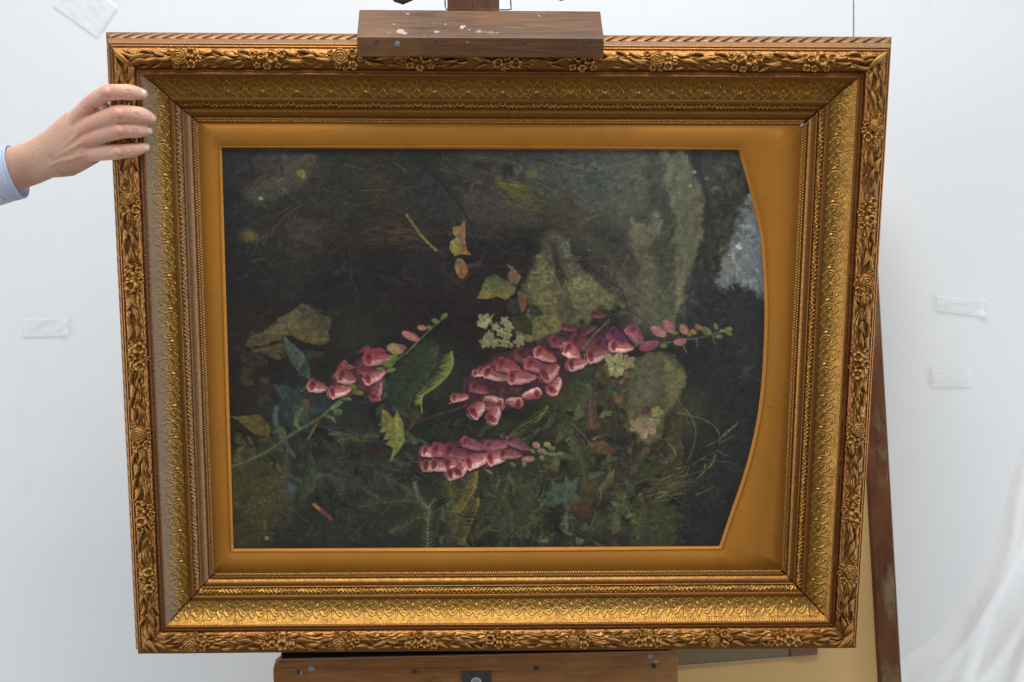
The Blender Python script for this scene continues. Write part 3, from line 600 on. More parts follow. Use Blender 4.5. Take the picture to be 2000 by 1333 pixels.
    p.poly([(1130, 470), (1180, 500), (1240, 600), (1225, 610), (1190, 560), (1140, 510)], (62, 56, 48), .7, 10, 4)
    # the pale track that curves down on the right
    p.poly([(1292, 300), (1330, 298), (1352, 330), (1368, 366), (1376, 410), (1368, 460), (1352, 510), (1338, 560), (1332, 600), (1305, 650), (1276, 650), (1290, 600), (1318, 540), (1322, 480), (1316, 420), (1302, 360)], (104, 104, 82), .85, 8, 5, (98, 96, 68), (1, 1), .06)
    p.poly([(1345, 360), (1372, 400), (1366, 450), (1350, 510), (1345, 450), (1350, 400)], (110, 106, 74), .5, 10, 4)
    p.poly([(1258, 300), (1275, 320), (1276, 380), (1270, 390), (1250, 360), (1245, 310)], (90, 90, 68), .7, 6, 4)
    for b in [(1150, 350, 40, 50, 10, (62, 70, 64), .7), (1090, 330, 40, 30, 0, (70, 70, 62), .6), (1278, 372, 22, 46, -8, (58, 64, 56), .75), (1262, 432, 26, 20, 0, (56, 60, 52), .7), (1300, 470, 16, 50, 4, (62, 66, 54), .7), (1180, 440, 44, 26, 30, (60, 58, 48), .75), (1215, 400, 34, 40, 0, (90, 92, 72), .5), (1200, 345, 30, 30, 0, (76, 82, 72), .6), (1245, 350, 14, 50, -10, (96, 96, 74), .55),
              (1262, 560, 20, 50, 0, (98, 92, 66), .5), (1300, 600, 22, 40, 10, (72, 76, 62), .6), (1215, 540, 26, 34, 30, (70, 66, 52), .7), (1240, 640, 30, 16, 20, (70, 62, 58), .7), (1335, 330, 14, 40, 10, (100, 100, 78), .5), (1352, 470, 10, 60, 6, (76, 80, 62), .6), (1338, 430, 7, 60, 2, (70, 76, 60), .6)]: B(*b)
    for k in range(26):
        t = r.random(); p.line([(1296+46*t+r.normal()*3, 310+r.random()*40), (1322+46*t, 390+r.normal()*8), (1320+46*t+r.normal()*4, 460), (1302+44*t, 560+r.random()*60)], 1+4*r.random(), np.array((96, 96, 72))*(.7+.5*r.random()), .35, 1)
    p.poly([(1285, 415), (1293, 430), (1286, 455), (1268, 482), (1245, 500), (1232, 482), (1234, 428), (1246, 440), (1270, 432), (1276, 416)], (116, 112, 88), .85, 5, 4, (98, 92, 74), (0, 1), .06)
    p.poly([(1160, 445), (1200, 450), (1232, 484), (1250, 520), (1246, 540), (1200, 500)], (58, 54, 46), .7, 8, 4)
    p.poly([(1222, 500), (1262, 480), (1272, 540), (1262, 640), (1240, 630), (1205, 560)], (92, 86, 64), .7, 8, 5)
    p.poly([(1318, 545), (1338, 545), (1335, 590), (1322, 600)], (112, 104, 74), .7, 4, 3)
    # middle rock
    p.poly([(1048, 500), (1062, 455), (1085, 450), (1112, 470), (1124, 512), (1150, 535), (1196, 570), (1224, 604), (1212, 616), (1180, 602), (1140, 640), (1100, 650), (1030, 672), (1005, 650), (1036, 600), (1016, 566)], (80, 76, 56), .92, 7, 4, (98, 92, 58), (0, 1), .12)
    p.poly([(1050, 500), (1062, 496), (1068, 515), (1078, 512), (1082, 560), (1095, 566), (1080, 600), (1050, 590), (1030, 560)], (112, 106, 60), .7, 6, 4, None, (0, 1), .18)
    p.poly([(1104, 545), (1150, 540), (1190, 572), (1215, 604), (1160, 606), (1120, 600)], (112, 108, 66), .85, 5, 4, (98, 92, 58), (1, 0), .18)
    p.poly([(1042, 620), (1090, 612), (1100, 640), (1056, 668), (1030, 660)], (112, 102, 56), .8, 5, 3, None, (0, 1), .16)
    p.poly([(1072, 456), (1088, 456), (1106, 470), (1118, 496), (1128, 510), (1112, 508), (1098, 496), (1092, 472)], (104, 104, 90), .7, 5, 3, None, (0, 1), .18)
    p.poly([(1076, 470), (1086, 480), (1092, 510), (1104, 540), (1098, 560), (1086, 540), (1080, 510)], (44, 42, 36), .85, 4, 2)
    p.poly([(1086, 600), (1110, 590), (1125, 606), (1120, 630), (1100, 640)], (70, 70, 58), .7, 6, 3)
    p.line([(1060, 440), (1085, 440), (1105, 455), (1125, 490), (1150, 520), (1180, 545), (1210, 565), (1226, 600)], 7, (42, 38, 35), .75, 4)
    B(1045, 450, 30, 16, -20, (32, 30, 30), .85); B(1040, 480, 18, 20, 60, (34, 30, 30), .8)
    # small rocks at left
    p.poly(Z1((430, 280), 5, [(600, 110), (960, 105), (920, 240), (850, 380), (740, 460), (600, 500), (520, 560), (400, 620), (300, 600), (220, 540), (240, 440), (380, 330), (500, 290), (620, 260)]), (76, 73, 64), .8, 5, 3, (62, 58, 48), (0, 1))
    p.poly(Z1((430, 280), 5, [(300, 120), (620, 100), (610, 230), (440, 290), (300, 260)]), (60, 56, 50), .8, 6, 3)
    p.poly(Z1((430, 280), 5, [(200, 130), (320, 130), (280, 420), (160, 500), (80, 400)]), (50, 46, 44), .7, 8, 3)
    B(586, 450, 28, 25, 0, (58, 49, 45), .8); B(488, 461, 20, 13, 0, (92, 80, 42), .85, .3); B(510, 462, 26, 8, 15, (70, 58, 38), .6)
    B(575, 500, 34, 40, 0, (44, 44, 40), .6); B(510, 376, 30, 12, -20, (78, 74, 52), .6)
    p.poly(Z1((430, 540), 5, [(240, 690), (270, 600), (330, 565), (410, 555), (560, 420), (740, 330), (800, 270), (900, 310), (1000, 370), (1100, 420), (1060, 520), (1060, 620), (1020, 680), (860, 660), (720, 590), (600, 570), (610, 630), (480, 650), (350, 690)]), (84, 72, 48), .95, 2.5, 2, (90, 80, 48), (0, 1), .13)
    p.poly(Z1((430, 540), 5, [(560, 420), (740, 330), (760, 480), (640, 560), (420, 560)]), (98, 90, 54), .7, 6, 2, None, (0, 1), .14)
    p.poly(Z1((430, 540), 5, [(800, 300), (900, 320), (1090, 430), (960, 450), (820, 430)]), (74, 68, 52), .7, 5, 2)
    p.poly(Z1((430, 540), 5, [(840, 500), (1040, 530), (1020, 660), (900, 640)]), (98, 84, 50), .6, 5, 2)
    p.poly(Z1((430, 540), 5, [(270, 770), (330, 720), (480, 660), (600, 650), (650, 760), (580, 830), (460, 780), (360, 740)]), (86, 76, 46), .9, 3, 2)
    p.line(Z1((430, 540), 5, [(240, 700), (400, 690), (600, 640), (760, 640), (860, 690), (1040, 730)]), 6, (34, 29, 28), .85, 4)
    p.poly(Z1((430, 540), 5, [(800, 720), (1020, 740), (980, 820), (860, 800)]), (58, 52, 38), .8, 5, 2)
    p.poly(Z1((430, 540), 5, [(250, 830), (340, 820), (400, 870), (340, 910), (280, 960), (340, 1060), (210, 1050), (220, 920)]), (68, 66, 36), .7, 5, 3)
    p.poly(Z1((430, 540), 5, [(600, 90), (720, 190), (700, 220), (560, 210)]), (56, 50, 40), .6, 6, 2)
    B(655, 612, 12, 10, 0, (56, 54, 34), .6); B(690, 660, 50, 30, 0, (46, 46, 34), .7); B(520, 770, 18, 30, 0, (56, 42, 28), .5); B(800, 600, 40, 40, 0, (42, 30, 30), .5)
    # rock at lower right
    p.poly([(1262, 690), (1295, 684), (1320, 694), (1338, 722), (1338, 748), (1322, 780), (1306, 804), (1290, 856), (1272, 872), (1258, 902), (1228, 930), (1242, 905), (1246, 868), (1230, 850), (1196, 800), (1212, 745), (1235, 705)], (80, 80, 56), .93, 5, 3, (90, 84, 50), (0, 1), .12)
    p.poly([(1300, 700), (1336, 728), (1336, 752), (1310, 790), (1296, 760), (1302, 730)], (102, 94, 54), .7, 6, 3)
    p.poly([(1262, 860), (1274, 872), (1258, 902), (1230, 928), (1246, 900)], (104, 74, 46), .7, 4, 2)
    B(1270, 770, 30, 40, 20, (76, 80, 62), .6); p.line([(1300, 722), (1304, 738), (1296, 748)], 4, (74, 50, 34), .7, 1)
    p.poly([(1268, 925), (1320, 900), (1322, 1064), (1230, 1064), (1246, 1010)], (66, 68, 42), .85, 6, 4, (56, 62, 44), (0, 1))
    p.poly([(1322, 770), (1330, 780), (1332, 900), (1322, 930), (1310, 900), (1300, 860)], (78, 74, 44), .7, 6, 3); p.poly([(1322, 940), (1336, 960), (1334, 1064), (1322, 1064)], (40, 42, 38), .8, 3, 2)
    p.poly([(1206, 838), (1246, 870), (1240, 905), (1226, 930), (1206, 900)], (44, 46, 48), .7, 6, 3)
    # loose brushwork that breaks the masses up, each dab picking up the colour under it
    def dabs(n, x0, y0, x1, y1, ang, sp, L, w, var=.22, al=.5, tint=None):
        for k in range(n):
            x = x0+(x1-x0)*r.random(); y = y0+(y1-y0)*r.random(); i = min(p.h-1, max(0, int((y-PY0)*PS))); j = min(p.w-1, max(0, int((x-PX0)*PS)))
            c = p.I[i, j]*255*(1+var*r.normal())+r.normal(0, 2.2, 3)
            if tint is not None: c = c*.45+np.array(tint[int(r.random()*len(tint))])*.55*(.75+.5*r.random())
            a = math.radians(ang+sp*r.normal()); l = L*(.5+r.random()); b = l*.15*r.normal(); ww = w*(.5+r.random())
            p.line([(x, y), (x+math.cos(a)*l/2-math.sin(a)*b, y+math.sin(a)*l/2+math.cos(a)*b), (x+math.cos(a)*l, y+math.sin(a)*l)], ww, np.clip(c, 0, 255), al, ww*.3)
    OG = [(76, 76, 44), (62, 66, 42), (92, 86, 46), (52, 58, 42), (84, 72, 44)]
    for b in [(560, 340, 60, 30, -20, (66, 62, 55), .6), (700, 330, 70, 30, 0, (58, 54, 44), .6), (640, 400, 80, 36, 10, (50, 48, 38), .6), (820, 400, 80, 50, 10, (48, 48, 44), .6), (920, 430, 80, 40, 10, (56, 48, 42), .6), (980, 390, 90, 40, 20, (66, 60, 50), .6), (560, 520, 60, 70, 0, (46, 43, 38), .6), (600, 460, 70, 40, 0, (58, 48, 40), .6), (840, 520, 70, 60, 0, (42, 37, 36), .6), (720, 620, 70, 50, 0, (42, 42, 34), .6), (930, 560, 60, 50, 0, (42, 34, 34), .6), (1090, 420, 60, 40, 30, (66, 60, 48), .6),
              (480, 960, 60, 90, 0, (74, 68, 38), .6), (700, 960, 110, 60, 0, (50, 54, 44), .6), (860, 1000, 100, 60, 0, (52, 54, 40), .6), (1020, 960, 100, 70, 0, (52, 56, 42), .6), (1180, 960, 90, 80, 0, (60, 58, 42), .6), (1150, 760, 60, 60, 0, (60, 60, 42), .6)]: B(*b)
    dabs(700, 440, 290, 1480, 1070, -8, 40, 26, 7, .2, .5); dabs(500, 450, 300, 1120, 560, -12, 30, 30, 6, .28, .45, [(66, 60, 48), (56, 56, 46), (76, 66, 48), (48, 46, 42)])
    dabs(260, 1110, 300, 1330, 640, -10, 22, 22, 5, .14, .5, [(92, 94, 78), (82, 86, 72), (100, 98, 76)]); dabs(160, 1290, 300, 1375, 640, 100, 14, 30, 6, .12, .5)
    dabs(140, 1040, 480, 1215, 650, 70, 30, 14, 5, .16, .6); dabs(120, 1215, 690, 1335, 900, 110, 25, 16, 6, .14, .55); dabs(70, 480, 600, 640, 700, 10, 20, 18, 5, .12, .55)
    dabs(80, 1400, 380, 1500, 580, 60, 30, 16, 9, .06, .5); dabs(200, 1390, 290, 1480, 560, 60, 50, 12, 6, .25, .55)
    dabs(240, 450, 860, 660, 1065, 40, 60, 18, 4, .3, .45, OG); dabs(300, 640, 880, 900, 1065, -10, 50, 24, 4, .25, .32, OG); dabs(420, 880, 880, 1340, 1065, 50, 60, 20, 5, .3, .42, OG)
    dabs(240, 1070, 690, 1260, 900, 50, 60, 18, 5, .3, .42, OG); dabs(120, 700, 720, 880, 880, 100, 40, 22, 4, .3, .35, OG); dabs(130, 840, 830, 1090, 900, 0, 50, 20, 4, .3, .35, OG)
    dabs(160, 560, 310, 860, 470, -12, 25, 26, 4, .3, .4, [(70, 64, 46), (60, 62, 46), (84, 66, 46)]); dabs(160, 860, 300, 1130, 470, 25, 30, 26, 5, .25, .42, [(78, 72, 60), (70, 70, 60), (84, 80, 56)]); dabs(120, 1370, 780, 1490, 1000, 10, 40, 24, 6, .2, .35, [(52, 58, 54), (60, 64, 50)])
    dabs(130, 460, 300, 640, 520, -30, 30, 22, 6, .2, .45, [(74, 68, 58), (64, 58, 46), (84, 72, 48)])
    # thousands of short hairy strokes following the lie of the grass
    def hatch(n, x0, y0, x1, y1, ang, sp, L, col, al=.35, w=1.):
        for k in range(n):
            x = x0+(x1-x0)*r.random(); y = y0+(y1-y0)*r.random(); a = math.radians(ang+r.normal()*sp); l = L*(.5+r.random()); b = r.normal()*.12*l
            p.line([(x, y), (x+math.cos(a)*l/2-math.sin(a)*b, y+math.sin(a)*l/2+math.cos(a)*b), (x+math.cos(a)*l, y+math.sin(a)*l)], w, np.array(col)*(.6+.7*r.random()), al, .5)
    hatch(150, 600, 300, 860, 430, -10, 30, 26, (66, 66, 50)); hatch(120, 700, 340, 790, 410, -20, 25, 30, (92, 78, 46), .35)
    hatch(140, 650, 425, 790, 480, 5, 9, 50, (92, 62, 42), .4); hatch(60, 720, 440, 820, 470, 6, 6, 50, (118, 84, 46), .4)
    hatch(150, 1130, 330, 1250, 480, -8, 14, 22, (112, 112, 86), .35); hatch(120, 1180, 300, 1330, 420, -10, 20, 18, (102, 102, 80), .3)
    hatch(110, 1230, 500, 1310, 640, -6, 14, 16, (112, 106, 78), .35); hatch(90, 1320, 310, 1370, 640, 95, 10, 26, (110, 108, 80), .3)
    hatch(90, 470, 380, 620, 470, -25, 18, 30, (98, 76, 46), .35); hatch(60, 480, 320, 620, 420, -40, 30, 16, (92, 88, 76), .25)
    hatch(110, 850, 300, 1100, 420, 25, 25, 34, (90, 86, 70), .28); hatch(90, 960, 350, 1070, 410, 22, 12, 34, (110, 108, 46), .55)
    hatch(120, 460, 920, 600, 1050, 60, 60, 18, (92, 88, 40), .4); hatch(150, 500, 940, 570, 1030, 50, 70, 13, (106, 98, 40), .5)
    hatch(200, 600, 960, 860, 1060, -15, 40, 30, (62, 66, 58), .28); hatch(150, 640, 840, 800, 930, -5, 20, 40, (66, 74, 56), .3)
    hatch(90, 1400, 780, 1490, 960, 0, 20, 26, (64, 70, 68), .25); hatch(160, 1080, 850, 1260, 1060, 40, 60, 18, (78, 78, 46), .4)
    hatch(160, 860, 920, 1100, 1060, 70, 50, 20, (70, 74, 46), .35); hatch(120, 1100, 700, 1230, 860, 50, 60, 16, (82, 82, 50), .4)
    hatch(90, 1260, 940, 1330, 1060, -10, 30, 20, (88, 88, 56), .35); hatch(90, 640, 590, 720, 720, 70, 25, 26, (58, 56, 38), .35)
    hatch(70, 460, 780, 640, 860, 60, 40, 22, (76, 66, 42), .3); hatch(70, 450, 860, 560, 960, -20, 30, 26, (88, 78, 44), .35)
    hatch(70, 1020, 300, 1130, 380, -5, 20, 26, (96, 100, 92), .3)
    for k in range(150):   # mossy specks on the rock
        x = 1040+r.random()*170; y = 500+r.random()*120; p.oval(x, y, .8+r.random()*1.6, .7+r.random(), 0, np.array((134, 128, 78))*(.7+.5*r.random()), .5)
    for k in range(420):
        p.oval(440+r.random()*1040, 300+r.random()*760, .5+r.random()*.8, .5+r.random()*.6, 0, np.array((112, 112, 98))*(.6+.6*r.random()), .35)
    def thicket(n, x0, y0, x1, y1, cols, L, w, a0=0, sp=180, al=.75):
        for k in range(n):
            x = x0+(x1-x0)*r.random(); y = y0+(y1-y0)*r.random(); a = math.radians(a0+sp*(2*r.random()-1)); l = L*(.5+r.random()); c = np.array(cols[int(r.random()*len(cols))])*(.72+.75*r.random()**1.5); b = r.normal()*.25*l
            p.leaf([(x, y), (x+math.cos(a)*l/2-math.sin(a)*b, y+math.sin(a)*l/2+math.cos(a)*b), (x+math.cos(a)*l, y+math.sin(a)*l)], w*(.5+r.random()), c, c*1.18, al)
    DG = [(44, 50, 40), (36, 40, 36), (52, 58, 44), (30, 31, 30)]; OL = [(60, 60, 38), (48, 50, 34), (72, 66, 38), (34, 34, 28)]
    thicket(110, 860, 930, 1110, 1060, DG+OL+[(74, 78, 50)], 34, 10, 80, 70); thicket(120, 1080, 860, 1260, 1060, DG+OL+[(78, 68, 42), (74, 80, 54)], 28, 11); thicket(45, 560, 830, 720, 960, DG, 50, 16, 60, 60)
    thicket(40, 700, 840, 860, 960, DG, 44, 10, 10, 40); thicket(45, 1080, 700, 1210, 860, DG+OL+[(76, 54, 38)], 28, 15); thicket(30, 730, 690, 850, 800, DG, 50, 14, 110, 30); thicket(30, 450, 830, 560, 920, OL, 36, 12, 30, 50)
    thicket(26, 460, 680, 560, 800, [(44, 40, 32), (36, 30, 28), (54, 46, 32)], 26, 16, 0, 180, .5); thicket(30, 1240, 880, 1330, 1000, OL, 34, 8, -30, 40); thicket(24, 930, 840, 1090, 880, DG+OL, 34, 9, -20, 40)
    for (fx, fy, fa, fl) in [(640, 930, 20, 110), (700, 990, -10, 120), (760, 1040, -30, 100), (960, 1020, -70, 90), (1040, 960, 120, 80), (1150, 1040, -40, 100), (1200, 960, 60, 90), (1240, 1040, -80, 80), (1120, 880, 70, 70), (560, 880, 100, 90), (880, 1040, -60, 90), (1000, 1050, -100, 80), (660, 860, -10, 80), (740, 830, 15, 70), (1090, 830, 40, 60), (480, 1000, -40, 60)]:
        a_ = math.radians(fa); p.fern([(fx, fy), (fx+math.cos(a_)*fl*.5+6, fy+math.sin(a_)*fl*.5), (fx+math.cos(a_)*fl, fy+math.sin(a_)*fl+8)], 18, 5, (54, 60, 40), (84, 86, 50), 0, 24, 3.2)
    for k in range(9): p.fern([(870+190*r.random(), 940+60*r.random()) for _ in (0,)]+[(880+200*r.random(), 1050)], 11, 7, (48, 52, 38), (64, 66, 44), 0, 16, 4)
    for k in range(130):
        x = 860+430*r.random(); y = 880+180*r.random(); a = math.radians(r.choice([-60, -20, 40, 75, 110])+r.normal()*15); l = 16+26*r.random(); b = r.normal()*.3*l
        p.line([(x, y), (x+math.cos(a)*l/2-math.sin(a)*b, y+math.sin(a)*l/2+math.cos(a)*b), (x+math.cos(a)*l, y+math.sin(a)*l)], 1.3+r.random(), np.array([(104, 102, 58), (84, 92, 62), (116, 100, 56)][int(r.random()*3)])*(.7+.5*r.random()), .6, .6)
    for k in range(60):
        x = 470+360*r.random(); y = 860+190*r.random(); a = math.radians(r.choice([-40, 20, 70, 120])+r.normal()*15); l = 18+26*r.random(); b = r.normal()*.3*l
        p.line([(x, y), (x+math.cos(a)*l/2-math.sin(a)*b, y+math.sin(a)*l/2+math.cos(a)*b), (x+math.cos(a)*l, y+math.sin(a)*l)], 1.2+r.random(), np.array((88, 90, 60))*(.7+.5*r.random()), .5, .6)
    # second sitting: lights on the stones
    p.poly([(1262, 692), (1295, 686), (1320, 696), (1337, 724), (1337, 748), (1321, 780), (1304, 806), (1288, 852), (1266, 870), (1240, 850), (1225, 800), (1232, 740)], (92, 92, 66), .55, 5, 3, (98, 90, 54), (0, 1), .1)
    p.poly([(1298, 702), (1330, 722), (1334, 750), (1312, 786), (1298, 760), (1300, 728)], (116, 106, 64), .55, 6, 3); B(1262, 760, 22, 40, 10, (100, 102, 80), .4); dabs(60, 1235, 690, 1330, 860, 115, 20, 18, 5, .16, .4)
    p.line([(1300, 690), (1330, 708), (1344, 740), (1330, 782), (1312, 806), (1296, 856)], 5, (40, 40, 36), .5, 3)
    p.poly(Z1((430, 280), 5, [(610, 120), (950, 112), (915, 240), (845, 370), (740, 440), (640, 400), (600, 260)]), (88, 84, 72), .5, 6, 3, (72, 66, 54), (0, 1)); p.poly(Z1((430, 280), 5, [(380, 350), (560, 320), (740, 450), (560, 540), (400, 610), (300, 590), (240, 500)]), (82, 79, 66), .5, 6, 3, (66, 64, 46), (0, 1))
    p.poly(Z1((430, 280), 5, [(300, 130), (600, 110), (600, 220), (440, 280), (320, 250)]), (66, 62, 56), .5, 6, 3); p.poly(Z1((430, 280), 5, [(640, 780), (760, 720), (900, 760), (915, 880), (820, 960), (680, 930)]), (68, 56, 50), .55, 5, 3); p.poly(Z1((430, 280), 5, [(210, 870), (300, 845), (385, 870), (370, 950), (250, 970)]), (104, 90, 48), .7, 4, 2)
    p.poly([(1290, 300), (1330, 298), (1352, 330), (1368, 366), (1376, 410), (1368, 460), (1352, 510), (1338, 560), (1318, 580), (1322, 480), (1316, 420), (1302, 360)], (104, 104, 80), .35, 8, 5, (108, 104, 72), (1, 0), .06)
    p.line([(1366, 340), (1384, 400), (1376, 470), (1358, 530), (1342, 600)], 7, (46, 48, 42), .55, 5); p.poly([(1150, 445), (1195, 452), (1232, 486), (1250, 524), (1238, 560), (1195, 505)], (54, 50, 44), .5, 8, 4)
    p.poly([(1264, 500), (1284, 520), (1292, 580), (1280, 640), (1250, 620), (1256, 560)], (100, 94, 68), .5, 7, 4); p.poly([(1318, 545), (1338, 545), (1335, 590), (1322, 600)], (120, 110, 78), .6, 4, 3)
    p.poly([(900, 375), (960, 385), (1040, 420), (1090, 440), (1060, 446), (980, 440), (900, 430), (880, 400)], (72, 62, 54), .5, 14, 5); p.poly([(820, 370), (870, 360), (900, 400), (910, 440), (860, 430), (830, 410)], (46, 50, 50), .5, 8, 4); p.line([(850, 345), (890, 390), (920, 440), (925, 460)], 9, (30, 31, 32), .6, 4)
    # ---- bits of the top
    for c in [[(1004, 318), (1008, 335), (1004, 346)], [(1012, 322), (1018, 330), (1006, 345)]]: p.line(c, 6, (112, 114, 110), .5, 2)
    p.line([(1006, 347), (990, 352), (975, 356)], 2, (104, 86, 62), .8); p.line([(930, 306), (970, 312), (1012, 320)], 1.5, (112, 112, 100), .5)
    p.line([(1085, 315), (1130, 328), (1160, 334), (1172, 344), (1182, 352)], 1.5, (140, 138, 116), .6, .8)
    p.line([(958, 318), (978, 330), (1000, 344)], 2, (78, 66, 44), .7); B(945, 323, 20, 10, 0, (48, 36, 36), .8); B(990, 332, 18, 12, 0, (42, 36, 36), .8)
    B(936, 357, 8, 6, 0, (98, 76, 56), .8, .2); B(974, 348, 8, 6, 30, (98, 94, 52), .7, .2); B(955, 356, 8, 5, 0, (52, 56, 36), .8, .2)
    for k in range(42):
        a = math.radians(5+38*k/42+r.normal()*3); L = 70+r.random()*40
        p.line([(966, 356), (966+math.cos(a)*L*.5, 356+math.sin(a)*L*.45), (966+math.cos(a)*L, 356+math.sin(a)*L)], 1.6, np.array((112, 110, 40))*(.6+.6*r.random()), .55, .7)
    B(1036, 340, 9, 10, 60, (116, 102, 58), .8, .3)
    for k in range(14): x = 1040+r.random()*30; y = 325+r.random()*30; p.oval(x, y, 4, 1.6, -20, (112, 104, 62), .5)
    p.line([(928, 348), (921, 372), (926, 400), (934, 410)], 1.4, (120, 104, 86), .6, .8); p.line([(862, 318), (884, 336), (906, 344), (928, 350)], 1.2, (104, 94, 74), .5)
    p.line([(895, 365), (920, 392), (950, 425)], 1.2, (102, 94, 70), .5); p.line([(862, 295), (866, 312)], 1, (134, 130, 110), .6)
    p.line([(790, 380), (830, 345), (850, 322)], 1, (94, 88, 72), .4); p.line([(1080, 340), (1110, 400), (1134, 440), (1132, 460)], 2, (88, 72, 50), .5, 1)
    B(1118, 412, 14, 22, -20, (78, 58, 40), .6); p.line([(1232, 480), (1222, 510), (1200, 530)], 1.5, (118, 112, 82), .6, .8)
    for c in [(589, 340, 8, 8), (583, 337, 4, 4), (592, 348, 5, 4)]: p.oval(c[0], c[1], c[2], c[3], 20, (142, 126, 44), .9, (112, 96, 36))
    p.oval(509, 388, 5, 4, 0, (120, 142, 122), .95); p.oval(1341, 307, 3, 5, 0, (120, 114, 74), .8); p.oval(1356, 337, 4, 3.5, 0, (146, 138, 98), .9); p.oval(1348, 363, 4, 3.5, 0, (146, 140, 108), .9); p.oval(1380, 349, 5, 3, 0, (98, 106, 66), .8)
    p.line([(542, 354), (552, 350), (555, 348)], 2, (142, 136, 120), .7); p.line([(552, 378), (556, 368)], 3, (118, 112, 98), .6)
    p.line([(552, 412), (575, 400), (605, 374)], 1.6, (132, 112, 72), .6, .8); p.line([(530, 452), (560, 420), (590, 398)], 2, (110, 88, 46), .6)
    p.line([(668, 321), (690, 326), (705, 330)], 1.4, (122, 110, 82), .6); p.line([(700, 373), (735, 372), (752, 370)], 1.4, (134, 118, 74), .6); p.line([(765, 316), (782, 326), (792, 336)], 1.2, (134, 128, 110), .6)
    p.line([(690, 402), (720, 398), (742, 390)], 2.5, (92, 78, 42), .6, 1); p.line([(682, 495), (686, 520), (686, 546)], 1.2, (98, 86, 66), .5); p.line([(504, 470), (500, 484), (494, 498)], 1.2, (112, 104, 88), .6)
    p.line([(684, 545), (694, 560), (697, 595)], 1.8, (92, 84, 52), .6, 1)
    # yellow twig and autumn leaves
    p.line(Z1((800, 280), 5, [(-30, 700), (10, 760), (90, 870), (180, 975), (262, 1050)]), 5, (122, 104, 50), .9, 6); p.line(Z1((800, 280), 5, [(30, 800), (120, 910), (240, 1030)]), 1.4, (158, 138, 70), .7); p.line(Z1((800, 280), 5, [(262, 1050), (350, 1112)]), 1.5, (82, 62, 50), .7)
    P = Z1((800, 280), 5, [(540, 755), (500, 800), (415, 820), (425, 880), (455, 920), (400, 960), (385, 1030), (440, 1110), (500, 1088), (610, 1095), (560, 1045), (542, 960), (545, 880)])
    p.poly(P, (150, 100, 72), .97, 1, .6, (122, 112, 52), (-.4, 1)); p.poly(Z1((800, 280), 5, [(500, 950), (545, 960), (560, 1045), (600, 1090), (510, 1085)]), (146, 88, 56), .8, 2, .5)
    p.poly(Z1((800, 280), 5, [(455, 925), (400, 965), (390, 1030), (440, 1105), (480, 1060), (490, 960)]), (132, 130, 54), .8, 2, .6); p.line(Z1((800, 280), 5, [(535, 790), (505, 920), (480, 1090)]), 1.2, (88, 60, 42), .7)
    p.poly(Z1((800, 280), 5, [(470, 1115), (443, 1160), (440, 1230), (490, 1322), (530, 1312), (572, 1250), (562, 1190), (520, 1140)]), (124, 110, 58), .97, 1, .6, (148, 80, 58), (1, .4)); p.line(Z1((800, 280), 5, [(480, 1120), (500, 1220), (510, 1310)]), 1.2, (92, 60, 42), .7)
    P = Z1((800, 540), 5, [(655, 218), (700, 120), (740, 20), (820, -20), (940, 40), (1040, 105), (1030, 160), (945, 235), (860, 200), (740, 225)])
    p.poly(P, (62, 78, 48), .97, 1.2, .8, (136, 116, 48), (-.15, 1)); p.line(Z1((800, 540), 5, [(665, 215), (860, 120), (1040, 110)]), 1.2, (138, 110, 60), .7)
    for k in range(6): x, y = 846+10*k*1.0+100-30, 580-2*k; p.line([(x+24, y-12), (x+14, y-22-k)], 1, (48, 60, 38), .6)
    p.poly(Z1((800, 540), 5, [(950, 0), (985, -60), (940, -120), (1010, -90), (1060, -30), (1090, 10), (1040, 90), (990, 60)]), (136, 88, 60), .9, 1.5, 1, (118, 92, 56), (1, 1))
    p.poly(Z1((800, 540), 5, [(1050, 130), (1145, 180), (1135, 330), (1095, 355), (1060, 260)]), (84, 92, 56), .9, 1.5, 1, (142, 74, 46), (1, 0)); p.poly(Z1((800, 540), 5, [(980, 210), (1060, 230), (1090, 350), (980, 380), (940, 300)]), (52, 54, 44), .9, 2, 1)
    p.poly(Z1((800, 540), 5, [(1180, 260), (1260, 300), (1300, 370), (1240, 400), (1170, 360)]), (44, 54, 40), .9, 2, 1); p.poly(Z1((800, 540), 5, [(990, 400), (1130, 370), (1190, 450), (1200, 580), (1110, 560), (1010, 500)]), (66, 62, 36), .9, 2, 1, (44, 46, 32), (1, 0))
    p.line(Z1((800, 540), 5, [(960, 420), (1080, 370), (1170, 360), (1200, 450), (1190, 560)]), 1.8, (38, 40, 30), .8)
    # ---- leaves of the left plant
    p.leaf([(606, 742), (588, 712), (570, 685), (552, 655)], 30, (62, 76, 66), (78, 90, 80)); p.leaf([(584, 735), (600, 710), (606, 690)], 14, (46, 58, 48))
    p.leaf([(600, 830), (580, 790), (556, 765), (534, 752)], 34, (60, 76, 74), (48, 60, 56)); p.leaf([(566, 830), (560, 800), (570, 776), (596, 752)], 22, (46, 58, 52))
    p.leaf([(634, 800), (612, 800), (600, 790), (592, 776)], 16, (52, 64, 56)); p.line([(584, 725), (590, 745), (578, 768), (574, 800)], 2, (76, 82, 58), .6, 1)
    p.poly(Z1((430, 800), 4.44, [(80, 60), (160, 62), (345, 45), (432, 150), (425, 238), (300, 215), (215, 150), (140, 90)]), (108, 94, 42), .95, 1.5, 1, (86, 70, 34), (1, .3)); p.line(Z1((430, 800), 4.44, [(160, 70), (300, 120), (420, 230)]), 1.2, (124, 104, 54), .6)
    p.line([(540, 798), (538, 822), (550, 854), (574, 892)], 11, (72, 86, 84), .85, 9); p.line([(540, 800), (539, 822), (552, 856)], 2, (98, 108, 100), .5)
    p.line([(562, 905), (566, 935), (568, 968)], 12, (60, 74, 74), .5, 16); B(570, 955, 12, 10, 0, (78, 94, 102), .7)
